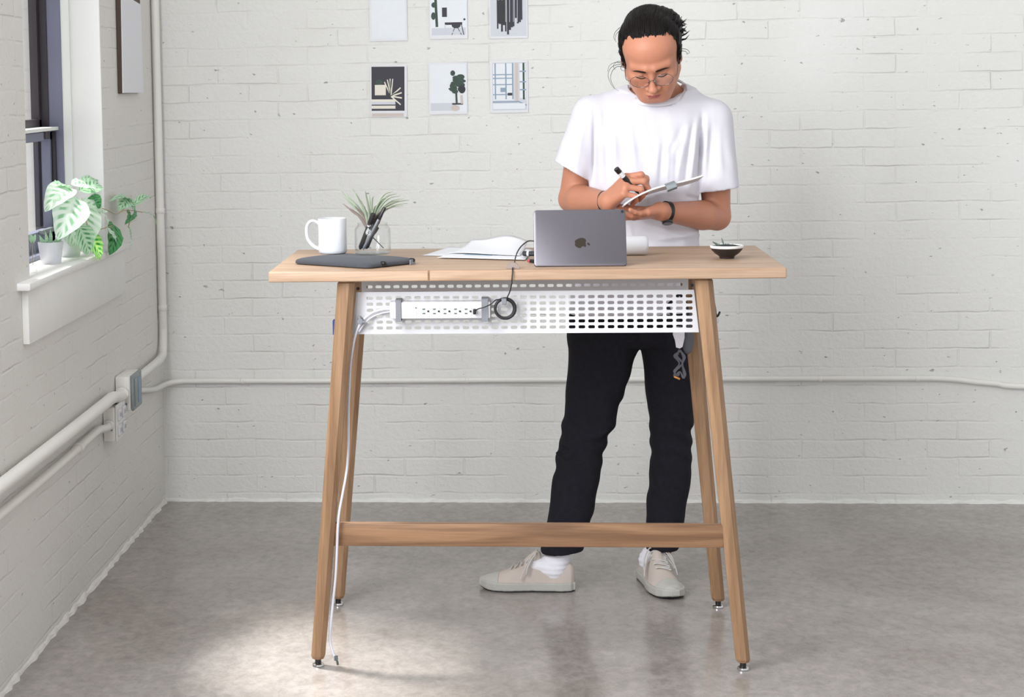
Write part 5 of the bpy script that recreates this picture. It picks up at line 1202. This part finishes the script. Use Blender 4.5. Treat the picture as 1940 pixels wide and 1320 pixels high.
for i in range(620):          # strands combed from the hair line over the head to the knot at the back
    x0 = rh_.uniform(-.084, .084); z0 = .094 - 1.5 * max(abs(x0) - .052, 0) + .008 * math.exp(-((abs(x0) - .047) / .016) ** 2) - .010 * math.exp(-((x0 + .016) / .02) ** 2) + rh_.uniform(.006, .030)
    back = 0 if i < 330 else rh_.uniform(.02, .10)
    A0 = V3(x0, (-.050 if abs(x0) < .055 else -.018) + back, z0 + (.03 if back else 0)); top = V3(x0 * .9, .03 + back * .5, .13 - abs(x0) * .5); pts = []
    kk = 1.006 + .022 * rh_.random(); sw = rh_.uniform(-.006, .006)
    for t in np.linspace(.0, rh_.uniform(.6, .95), 8):
        p_ = A0 * (1 - t) ** 2 + top * 2 * t * (1 - t) + KN * t * t + V3(sw * math.sin(PI * t), 0, 0); pts.append(on_skull(*p_, 1.0 + (kk - 1.0) * min(1, t * 6 + .05)))
    tube(bmh, [hp(*p_) for p_ in pts], [.0002, .0012, .0015, .0016, .0016, .0014, .0010, .0004], 5)
for i in range(46):           # short spiky ends at the right and the crown
    a = rh_.uniform(-.1, 1.0); b0 = on_skull(.09 * math.cos(a * .9), .05 + rh_.uniform(-.02, .05), .02 + .085 * math.sin(a), 1.0)
    d = V3(1.0, rh_.uniform(0, .6), rh_.uniform(-.35, .55)); L = rh_.uniform(.012, .034) * (1.0 if a < .75 else .6)
    p1 = b0 + unit(d) * L * .55; p2 = b0 + unit(d + V3(0, 0, rh_.uniform(-.5, .5))) * L
    tube(bmh, [hp(*b0), hp(*p1), hp(*p2)], [.0036, .0022, .0004], 5)
for i in range(10):
    b0 = on_skull(rh_.uniform(-.05, .06), rh_.uniform(.0, .06), .13, 1.0); tube(bmh, [hp(*b0), hp(*(b0 + V3(rh_.uniform(-.004, .006), .006, .006))), hp(*(b0 + V3(rh_.uniform(-.008, .012), .012, .016)))], [.0012, .0008, .0003], 5)
YW = 5.47
wis = [[(1186, 126), (1172, 122), (1158, 128), (1152, 142), (1157, 158), (1164, 168)], [(1184, 128), (1170, 126), (1160, 135), (1157, 150), (1164, 166), (1172, 172)], [(1185, 120), (1172, 116), (1162, 124), (1166, 132)], [(1182, 118), (1176, 128), (1180, 134), (1188, 132)],
       [(1174, 52), (1165, 62), (1163, 72), (1168, 80)], [(1176, 56), (1167, 66), (1166, 76)], [(1184, 122), (1168, 118), (1155, 124), (1151, 136)], [(1292, 92), (1302, 94), (1306, 100), (1300, 102)], [(1291, 96), (1300, 98), (1302, 104)]]
for w_ in wis: pp = smooth_path([P(a, b, YW) for a, b in w_], 6); tube(bmh, pp, [.0009 * (1 - .6 * t / len(pp)) for t in range(len(pp))], 5)
bmh.to_mesh(hm); bmh.free(); link_mesh('hair', hm, MAT['hair'], man, smooth=True)

# ---- T-shirt
FS_ = Field((-.02, 5.36, .76), (.74, 5.80, 1.56), .0036)
def row(py, x0, x1, yc_, b_):
    a, b = P(x0, py, yc_), P(x1, py, yc_); return ((a[2] + b[2]) / 2, (a[0] + b[0]) / 2, yc_, (b[0] - a[0]) / 2, b_)
rows = [row(612, 1074, 1312, 5.60, .118), row(560, 1080, 1322, 5.60, .116), row(500, 1096, 1328, 5.60, .114), row(455, 1110, 1324, 5.598, .112), row(400, 1112, 1326, 5.595, .112), row(330, 1113, 1331, 5.60, .114), row(270, 1116, 1338, 5.60, .112), row(225, 1124, 1342, 5.605, .104), row(195, 1150, 1330, 5.61, .098), row(176, 1182, 1308, 5.61, .088)]
FS_.add(loft(rows, 2.5), .0)
NL, NR = P(1200, 190, 5.605), P(1292, 190, 5.605)
FS_.add(cone(NL, SHL + V3(.012, 0, -.006), .050, .054), .03); FS_.add(cone(NR, SHR + V3(-.014, 0, -.008), .050, .056), .03)
SEL, SER = P(1085, 326, 5.575), P(1361, 361, 5.575)
FS_.add(cone(SHL + V3(.004, 0, -.004), SEL, .056, .060), .022); FS_.add(cone(SHR, SER, .060, .060), .022)
# folds: the cloth swells or sinks along lines on its front
def fold(F, p0, p1, w, A, Y=5.49):
    a, b = P(p0[0], p0[1], Y), P(p1[0], p1[1], Y); d = (b - a)[[0, 2]]; L2 = d @ d
    lo = np.minimum(a, b) - V3(3 * w, 9, 3 * w); hi = np.maximum(a, b) + V3(3 * w, 9, 3 * w); lo[1] = 5.2; hi[1] = 5.60
    def fn(X, Y_, Z):
        t = ((X - a[0]) * d[0] + (Z - a[2]) * d[1]) / L2; tc = np.clip(t, 0, 1)
        r2 = (X - a[0] - d[0] * tc) ** 2 + (Z - a[2] - d[1] * tc) ** 2
        return -A * np.exp(-r2 / (w * w)) * np.sin(PI * np.clip(t * .84 + .08, 0, 1)) * np.clip((5.60 - Y_) / .04, 0, 1)
    F.warp(fn, lo, hi)
FOLDS = [((1128, 205), (1127, 345), .006, -.008), ((1137, 205), (1139, 350), .008, .007), ((1150, 215), (1153, 350), .007, -.005), ((1162, 225), (1168, 350), .008, .006), ((1176, 240), (1184, 350), .007, -.004), ((1192, 225), (1206, 330), .009, .005), ((1107, 225), (1092, 320), .008, .005), ((1100, 230), (1082, 315), .006, -.004),
         ((1334, 215), (1326, 365), .006, -.009), ((1343, 220), (1336, 350), .008, .007), ((1352, 240), (1346, 350), .006, -.004), ((1324, 225), (1308, 355), .008, .008), ((1314, 235), (1298, 350), .006, -.006), ((1304, 240), (1282, 345), .008, .005), ((1296, 235), (1262, 300), .007, -.003), ((1365, 240), (1370, 340), .008, .004),
         ((1248, 265), (1240, 355), .007, .005), ((1256, 275), (1250, 350), .005, -.004), ((1266, 275), (1263, 350), .006, .005), ((1281, 285), (1280, 350), .006, -.004), ((1215, 215), (1232, 290), .008, .003), ((1222, 300), (1216, 350), .006, -.003),
         ((1205, 418), (1300, 450), .010, .007), ((1240, 425), (1330, 436), .007, -.006), ((1250, 452), (1330, 444), .008, .007), ((1215, 455), (1290, 463), .007, -.004), ((1120, 375), (1160, 400), .008, .004), ((1190, 420), (1200, 465), .008, .005), ((1300, 372), (1330, 380), .006, -.006)]
for f_ in FOLDS: fold(FS_, *f_)
def wr(X, Y, Z):
    t = np.sin(X * 105 + 3.0 * np.sin(Z * 7 + X * 5)) * .0013 + np.sin((X * .9 + Z * .45) * 150 + 2 * np.sin(Z * 16)) * .0006 + .0009 * np.sin(Z * 60 + 25 * X * X * 3 + 2.5 * np.sin(X * 21)) * (Z < 1.15)
    return t * np.clip((1.40 - Z) / .10, 0.15, 1) + 0 * Y
FS_.warp(wr)
# open sleeves, cut square to their axis and hollowed
for S_, E_, px in ((SHL, SEL, ((1053, 307), (1112, 340))), (SHR, SER, ((1397, 355), (1327, 364)))):
    a, b = P(*px[0], 5.575), P(*px[1], 5.575); h_ = unit(b - a); n_ = unit(np.cross(h_, V3(0, 1, 0)));
    if n_[2] > 0: n_ = -n_
    m_ = (a + b) / 2; ax_ = unit(E_ - S_)
    lo, hi = m_ - .11, m_ + .11; 
    if S_ is SHL: hi[0] = P(1105, 330, 5.575)[0]
    else: lo[0] = P(1333, 330, 5.575)[0]
    FS_.sub(half(m_, n_, lo, hi), .0); FS_.sub(cone(m_ - ax_ * .035, m_ + ax_ * .03, .047, .052), .003)
# neck opening and hem
ncen = P(1246, 158, 5.575); ncen2 = P(1246, 130, 5.560)
nfront = P(1243, 199, 5.506); nback = P(1246, 150, 5.675)
nn = unit(np.cross(V3(1, 0, 0), nfront - nback)); nn = nn if nn[2] > 0 else -nn
nc_ = (nfront + nback) / 2; nb_ = np.linalg.norm(nfront - nback) / 2; na_ = (P(1303, 163, 5.6)[0] - P(1190, 160, 5.6)[0]) / 2
nv = unit(nfront - nback); nu = V3(1, 0, 0)
def neck_cut(X, Y, Z):
    px, py, pz = X - nc_[0], Y - nc_[1], Z - nc_[2]; u_ = px; v_ = px * nv[0] + py * nv[1] + pz * nv[2]; w_ = px * nn[0] + py * nn[1] + pz * nn[2]
    k = np.sqrt((u_ / (na_ - .004)) ** 2 + (v_ / (nb_ - .004)) ** 2); return np.maximum((k - 1) * min(na_, nb_), -(w_ + .004))
FS_.sub((neck_cut, nc_ - .13, nc_ + .13), .003)
FS_.sub(half(P(1200, 590, 5.6) + V3(0, 0, .0), (0.02, 0, -1), (-.1, 5.2, .5), (.9, 6, .835)), .0)
tee = field_obj('t_shirt', FS_, MAT['tee'], man, 2)
bm = bmesh.new(); ring = [nc_ + nu * (na_ * math.cos(a)) + nv * (nb_ * math.sin(a)) + nn * (.004 + .000 * math.sin(a)) for a in np.linspace(0, 2 * PI, 65)]
ringv = [bm.verts.new(Vector(p_)) for p_ in ring[:-1]]
bm.free(); bm = bmesh.new(); n_ = 64; prof = [(-.008, .001), (-.007, .0045), (0, .0055), (.007, .0045), (.008, .001), (.004, -.002), (-.004, -.002)]
R_ = []
for k in range(n_):
    a = 2 * PI * k / n_; c = nc_ + nn * .004 + nu * (na_ * math.cos(a)) + nv * (nb_ * math.sin(a)); rad_ = unit(nu * math.cos(a) * nb_ + nv * math.sin(a) * na_); slope = unit(rad_ - nn * .75); up_ = unit(nn + rad_ * .75)
    R_.append([bm.verts.new(Vector(c + slope * p_ * 1.15 + up_ * q_)) for p_, q_ in prof])
for k in range(n_):
    A_, B_ = R_[k], R_[(k + 1) % n_]
    for j in range(len(prof)): f = bm.faces.new((A_[j], A_[(j + 1) % len(prof)], B_[(j + 1) % len(prof)], B_[j])); f.smooth = True
cl = bm_obj('collar', bm, MAT['tee'], tee, auto=70)

# ---- trousers
FT = Field((-.04, 5.36, .06), (.66, 5.80, .90), .0042)
hips = [row(575, 1084, 1312, 5.60, .102), row(610, 1078, 1316, 5.60, .104), row(640, 1076, 1317, 5.60, .104), row(652, 1078, 1316, 5.60, .09)]
def lrow(py, x0, x1, yc_, b_): return row(py, x0, x1, yc_, b_)
legL = [lrow(636, 1077, 1219, 5.595, .098), lrow(650, 1076, 1216, 5.592, .095), lrow(664, 1076, 1209, 5.59, .092), lrow(700, 1074, 1197, 5.58, .086), lrow(760, 1071, 1176, 5.565, .078), lrow(806, 1066, 1165, 5.555, .074), lrow(822, 1064, 1154, 5.55, .071), lrow(850, 1056, 1147, 5.545, .070), lrow(862, 1053, 1143, 5.545, .069), lrow(915, 1047.5, 1134, 5.53, .066), lrow(988, 1036, 1120, 5.52, .062), lrow(1038, 1026, 1107, 5.515, .060), lrow(1056, 1024, 1106, 5.512, .060)]
legR = [lrow(636, 1206, 1317, 5.60, .098), lrow(650, 1210, 1317, 5.60, .093), lrow(664, 1215, 1318, 5.60, .090), lrow(700, 1220, 1318, 5.60, .086), lrow(760, 1227, 1317, 5.60, .078), lrow(811, 1231, 1311, 5.60, .072), lrow(845, 1233, 1313, 5.60, .070), lrow(915, 1228, 1307, 5.60, .066), lrow(988, 1224, 1295, 5.60, .060), lrow(1038, 1224, 1284, 5.60, .056), lrow(1046, 1225, 1282, 5.60, .055)]
FT.add(loft(hips, 2.6), 0); FT.add(loft(legL, 2.2), .008); FT.add(loft(legR, 2.2), .008)
def dwr(X, Y, Z):
    kn = np.exp(-((Z - .42) / .07) ** 2); return (.0030 * kn * np.sin(Z * 120 + X * 45 + 1.5 * np.sin(X * 40)) + .0020 * np.sin(Z * 48 + X * 55 + 2 * np.sin(X * 26 + Z * 9)) + .0016 * np.sin(X * 95 + Z * 14) + .0012 * np.exp(-((Z - .12) / .05) ** 2) * np.sin(Z * 190 + X * 20)) + 0 * Y
FT.warp(dwr)
for pth in ([(1066, 842), (1085, 846), (1104, 838)], [(1056, 858), (1075, 864), (1092, 858)], [(1150, 815), (1135, 826), (1118, 828)]):
    pts_ = [P(a, b, 5.487) for a, b in pth]
    for a, b in zip(pts_[:-1], pts_[1:]): FT.add(cone(a, b, .006), .012)
zl, zr_ = P(1065, 1050, 5.512)[2], P(1255, 1041, 5.60)[2]
# hems: cut and hollow
cl_, cr_ = P(1066, 1045, 5.512), P(1254, 1040, 5.60)
FT.sub(half(cl_ + V3(0, -.03, .002), (0.10, .0, -1), (-.2, 5.2, .0), (.30, 5.9, .16)), 0); FT.sub(half(cr_ + V3(0, -.03, .002), (0, .06, -1), (.30, 5.2, .0), (.8, 5.9, .16)), 0)
FT.sub(cone(cl_ + V3(.0, .0, .045), cl_ + V3(0, 0, -.06), .046, .052), .003); FT.sub(cone(cr_ + V3(0, 0, .045), cr_ + V3(0, 0, -.06), .040, .043), .003)
field_obj('trousers', FT, MAT['denim'], man, 2)

# ---- socks and shoes
def frame_pt(o, u, s_): return lambda a, b, z: o + u * a + s_ * b + V3(0, 0, z)
def shoe(heel, toe, Lsc=1.0, lbl=None, toe_up=.0):
    heel, toe = A3(heel), A3(toe); L = np.linalg.norm(toe - heel); u = unit(toe - heel); s_ = np.cross(V3(0, 0, 1), u)
    R_ = np.stack([u, s_, V3(0, 0, 1)], 1); o = heel
    ss = np.array([0, .03, .12, .30, .45, .60, .72, .85, .94, 1.0]); hw = np.array([.016, .028, .0345, .036, .038, .045, .0475, .042, .030, .012])
    top = np.array([.070, .080, .086, .092, .090, .070, .056, .044, .038, .030]); cen_off = np.array([0, 0, 0, -.001, -.002, -.002, 0, .002, .003, .003])
    def loc(X, Y, Z):
        px, py = X - o[0], Y - o[1]; return (px * u[0] + py * u[1]) / L, px * s_[0] + py * s_[1], Z + 0 * X
    def fn_up(X, Y, Z):
        a, b, z = loc(X, Y, Z); w = np.interp(a, ss, hw) - .002; t = np.interp(a, ss, top); b = b - np.interp(a, ss, cen_off)
        zc_ = .018; zz_ = np.clip((z - zc_) / np.maximum(t - zc_, .01), 0, 2)
        ww = w * (1 - .30 * zz_ * (a < 2)); k = (np.abs(b / ww) ** 2.3 + zz_ ** 3.2) ** (1 / 2.6); d = (k - 1) * np.minimum(ww, t - zc_) * .8
        return np.maximum(np.maximum(d, .012 - z), np.maximum(-a, a - 1) * L)
    def fn_sole(X, Y, Z):
        a, b, z = loc(X, Y, Z); w = np.interp(a, ss, hw) + .0025; b = b - np.interp(a, ss, cen_off); d = np.abs(b) - w
        d = np.maximum(d, np.maximum(-.004 - a * L, a * L - L - .004)); th = .027 + .004 * np.clip((a - .8) / .2, 0, 1); lo_ = .003 + .008 * np.clip((a - .82) / .18, 0, 1) ** 2
        return np.maximum(d, np.maximum(lo_ - z, z - th))
    lo = np.minimum(heel, toe) - V3(.06, .06, .005); hi = np.maximum(heel, toe) + V3(.06, .06, .12)
    FU = Field(lo, hi, .0026); FU.add((fn_up, lo, hi), 0)
    ank = o + u * .075 + V3(0, 0, .095)
    FU.sub(cone(o + u * .062 + V3(0, 0, .066), o + u * .068 + V3(0, 0, .14), .0305, .042), .004)
    FU.add(cone(o + u * .128 + V3(0, 0, .080), o + u * .110 + V3(0, 0, .100), .016, .014), .010)      # tongue
    sh = field_obj('shoe', FU, MAT['canvas'], man, 1)
    if lbl: sh['label'] = lbl
    FO = Field(lo, hi, .0026); FO.add((fn_sole, lo, hi), 0); field_obj('sole', FO, MAT['rubber'], sh, 1)
    FB = Field(lo, hi, .0026)
    def fn_b(X, Y, Z):
        d = fn_sole(X, Y, Z + .0); a, b, z = loc(X, Y, Z); w = np.interp(a, ss, hw) + .0015; d2 = np.maximum(np.abs(b) - w, np.maximum(-.002 - a * L, a * L - L - .001)); l2 = .008 * np.clip((a - .82) / .18, 0, 1) ** 2
        return np.maximum(d2, np.maximum(l2 - z, z - l2 - .0045))
    FB.add((fn_b, lo, hi), 0); field_obj('outsole', FB, MAT['rubber_black'], sh, 1)
    # toe cap
    FC = Field(lo, hi, .0024); FC.add((lambda X, Y, Z: np.maximum(fn_up(X, Y, Z) - .0022, (.80 - loc(X, Y, Z)[0]) * L), lo, hi), 0); field_obj('toe_cap', FC, MAT['rubber'], sh, 1)
    # laces across the tongue and a loose bow
    fp = frame_pt(o, u, s_); bm = bmesh.new()
    topz = lambda a, b: .018 + (np.interp(a, ss, top) - .018) * max(.0, 1 - (abs(b) / .040) ** 3.0) ** .33
    for k in range(4):
        a = .44 + .062 * k; pts_ = [fp(a * L, b, topz(a, b) + .0035) for b in np.linspace(-.021, .021, 9)]; tube(bm, pts_, .0024, 7, flat=.7)
        pts_ = [fp((a + .05 * (b + .021) / .042) * L, b, topz(a + .05 * (b + .021) / .042, b) + .0055) for b in np.linspace(-.021, .021, 9)]; tube(bm, pts_, .0022, 7, flat=.7)
    a0 = .42
    for sg in (-1, 1):
        tube(bm, smooth_path([fp(a0 * L, 0, .102), fp((a0 - .02) * L, sg * .020, .112), fp((a0 + .05) * L, sg * .042, .085), fp((a0 + .08) * L, sg * .046, .055), fp((a0 + .05) * L, sg * .038, .072), fp(a0 * L, sg * .008, .101)], 6), .0021, 7)
        tube(bm, smooth_path([fp(a0 * L, 0, .102), fp((a0 + .03) * L, sg * .026, .100), fp((a0 + .10) * L, sg * .044, .068), fp((a0 + .14) * L, sg * .050, .040)], 6), .0019, 7)
    bm_obj('lace', bm, MAT['lace'], sh, auto=70)
    # sock
    Fk = Field(o + u * .06 + V3(-.075, -.075, .04), o + u * .06 + V3(.075, .075, .26), .003)
    return o, u, sh
sl_o, sl_u, _ = shoe(PZ(1088, 1117, 0), PZ(911, 1113, 0), lbl='beige canvas shoe pointing to the left of the picture')
toe_r = PZ(1277, 1137, 0); heel_r = toe_r + unit(V3(-.24, 1, 0)) * .275
sr_o, sr_u, _ = shoe(heel_r, toe_r, lbl='beige canvas shoe with loose laces pointing at the camera')
for (o, u, top_) in ((sl_o, sl_u, P(1066, 1030, 5.512)), (sr_o, sr_u, P(1256, 1025, 5.60))):
    an = o + u * .058 + V3(0, 0, .085); Fk = Field(np.minimum(an, top_) - V3(.07, .07, .05), np.maximum(an, top_) + V3(.07, .07, .03), .003)
    Fk.add(cone(o + u * .058 + V3(0, 0, .06), top_, .0345, .0345), .0); Fk.add(cone(o + u * .060 + V3(0, 0, .066), o + u * .115 + V3(0, 0, .070), .031, .024), .015)
    Fk.warp(lambda X, Y, Z: .0009 * np.sin(Z * 420 + 8 * X)); field_obj('sock', Fk, MAT['sock'], man, 1)

# ---- glasses
gl = bpy.data.meshes.new('glasses')
bm = bmesh.new(); lens_c = []
for s_ in (-1, 1):
    c = V3(s_ * .0335, -.1060, -.0085); R_l = rotz(math.radians(s_ * 7)) @ rotx(math.radians(8)); pts_ = [hp(*(c + R_l @ V3(.0275 * math.cos(a), 0, .0235 * math.sin(a)))) for a in np.linspace(0, 2 * PI, 41)]; tube(bm, pts_, .00085, 7, cap=False)
    lens_c.append((c, R_l))
    e0 = c + R_l @ V3(s_ * .0270, 0, .006); tube(bm, smooth_path([hp(*e0), hp(*(e0 + V3(s_ * .012, .008, .002))), hp(s_ * .077, -.030, .000), hp(s_ * .080, .010, .012)], 6), .0010, 7)
tube(bm, smooth_path([hp(-.0075, -.1080, -.0055), hp(-.004, -.1110, -.0035), hp(.004, -.1110, -.0035), hp(.0075, -.1080, -.0055)], 5), .0010, 7)
for s_ in (-1, 1): tube(bm, [hp(s_ * .0080, -.106, -.012), hp(s_ * .0095, -.1020, -.0170)], [.0008, .0022], 7)
gf = bm_obj('glasses', bm, MAT['wire'], man, auto=70); gf['label'] = 'thin round wire-rimmed glasses'
for c, R_l in lens_c:
    bm = bmesh.new(); bm.faces.new([bm.verts.new(Vector(hp(*(c + R_l @ V3(.0273 * math.cos(a), 0, .0233 * math.sin(a)))))) for a in np.linspace(0, 2 * PI, 32, endpoint=False)])
    o = bm_obj('lens', bm, MAT['lens'], gf)

# ---- wrist band and watch
def band(wr, ax_, r, w, th, name, mat, squash=1.0):
    ax_ = unit(ax_); a_ = unit(np.cross(ax_, V3(0, 0, 1))); b_ = np.cross(a_, ax_); bm = bmesh.new(); n_ = 40; rg = []
    for k in range(n_):
        t = 2 * PI * k / n_; d = a_ * math.cos(t) + b_ * math.sin(t) * squash; rg.append([bm.verts.new(Vector(wr + d * rr + ax_ * ww)) for rr, ww in ((r, -w / 2), (r + th, -w / 2 + th * .3), (r + th, w / 2 - th * .3), (r, w / 2))])
    for k in range(n_):
        A_, B_ = rg[k], rg[(k + 1) % n_]
        for j in range(4): bm.faces.new((A_[j], A_[(j + 1) % 4], B_[(j + 1) % 4], B_[j]))
    return bm_obj(name, bm, mat, man, auto=50), a_, b_
fl_ = unit(WRL - ELL); fr_ = unit(WRR - ELR)
bd, _, _ = band(P(1144, 381, WRL[1] + .010), unit(fl_ * .8 + V3(.6, 0, 0)), .0268, .005, .0026, 'bracelet', MAT['black']); bd['label'] = 'thin black bracelet'
wt_c = WRR - fr_ * .012
wt, a_, b_ = band(wt_c, unit(fr_ * .75 + V3(-.55, 0, .12)), .0275, .017, .003, 'wristwatch', MAT['black']); wt['label'] = 'black wristwatch'
ax_ = unit(fr_ * .75 + V3(-.55, 0, .12)); od = unit(V3(-.1, -.55, -1)); od = unit(od - ax_ * (od @ ax_)); cw = wt_c + od * .029
bm = bmesh.new(); tube(bm, [cw - od * .001, cw + od * .005, cw + od * .007], [.0155, .0155, .0135], 28); bm_obj('watch_case', bm, MAT['pen_dark'], wt, auto=40)
bm = bmesh.new(); tube(bm, [cw + od * .0069, cw + od * .0074], .0125, 28); bm_obj('watch_face', bm, MAT['grey_strap'], wt, auto=40)

# ---- notebook with clip, and marker
nb = empty('notepad', PBL, 'thin white notepad held in the hand above the desk, seen edge-on with a grey clip', 'notepad')
bm = bmesh.new(); n_ = 16; vs_ = []
Lp = np.linalg.norm(PBR - PBL)
for i in range(n_ + 1):
    t = i / n_; p_ = PBL + (PBR - PBL) * t + pn * (.014 * math.sin(PI * min(1, t * 1.0)) ** 1.0 * (1 - t) * 1.6); vs_.append([[bm.verts.new(Vector(p_ + pdir * d_ + pn * h_)) for d_ in (0, .165)] for h_ in (0, .0042)])
for A_, B_ in zip(vs_[:-1], vs_[1:]):
    for q_ in ((A_[0][0], B_[0][0], B_[0][1], A_[0][1]), (A_[1][0], A_[1][1], B_[1][1], B_[1][0]), (A_[0][0], A_[1][0], B_[1][0], B_[0][0]), (A_[0][1], B_[0][1], B_[1][1], A_[1][1])): f = bm.faces.new(q_); f.smooth = True
for A_ in (vs_[0], vs_[-1]): bm.faces.new((A_[0][0], A_[0][1], A_[1][1], A_[1][0]))
bm_obj('pad', bm, MAT['paper'], nb, auto=40)
c0 = P(1270, 353, 5.302); bm = bmesh.new()
u_, w_, o_ = pe, pn, -pdir
prof = [(-.004, .012), (.010, .0085), (.017, .002), (.016, -.008), (.006, -.0125), (-.006, -.012), (-.006, -.010), (.005, -.0100), (.0135, -.0065), (.0145, .001), (.009, .0062), (-.004, .0095)]
prism(bm, [c0 - u_ * .013 + o_ * a + w_ * b for a, b in prof], u_, .028); cp_ = bm_obj('clip', bm, MAT['switch_metal'], nb, auto=60); cp_['label'] = 'grey clip'
mt, me_ = P(1167, 319, 5.318), P(1206, 362, 5.345); md = unit(me_ - mt); tip = me_ + md * .012
mk = empty('marker', mt, 'white marker with black end cap held upright in the writing hand', 'marker')
bm = bmesh.new(); tube(bm, [mt, mt + md * .001, mt + md * .016, mt + md * .017], [.0068, .0078, .0078, .007], 18); bm_obj('end_cap', bm, MAT['black'], mk, auto=40)
bm = bmesh.new(); tube(bm, [mt + md * .016, mt + md * .033], .0074, 18); bm_obj('barrel', bm, MAT['white_plastic'], mk, auto=40)
bm = bmesh.new(); tube(bm, [mt + md * .033, mt + md * .060, me_, tip], [.0074, .0074, .005, .0015], 18); bm_obj('grip', bm, MAT['black'], mk, auto=40)
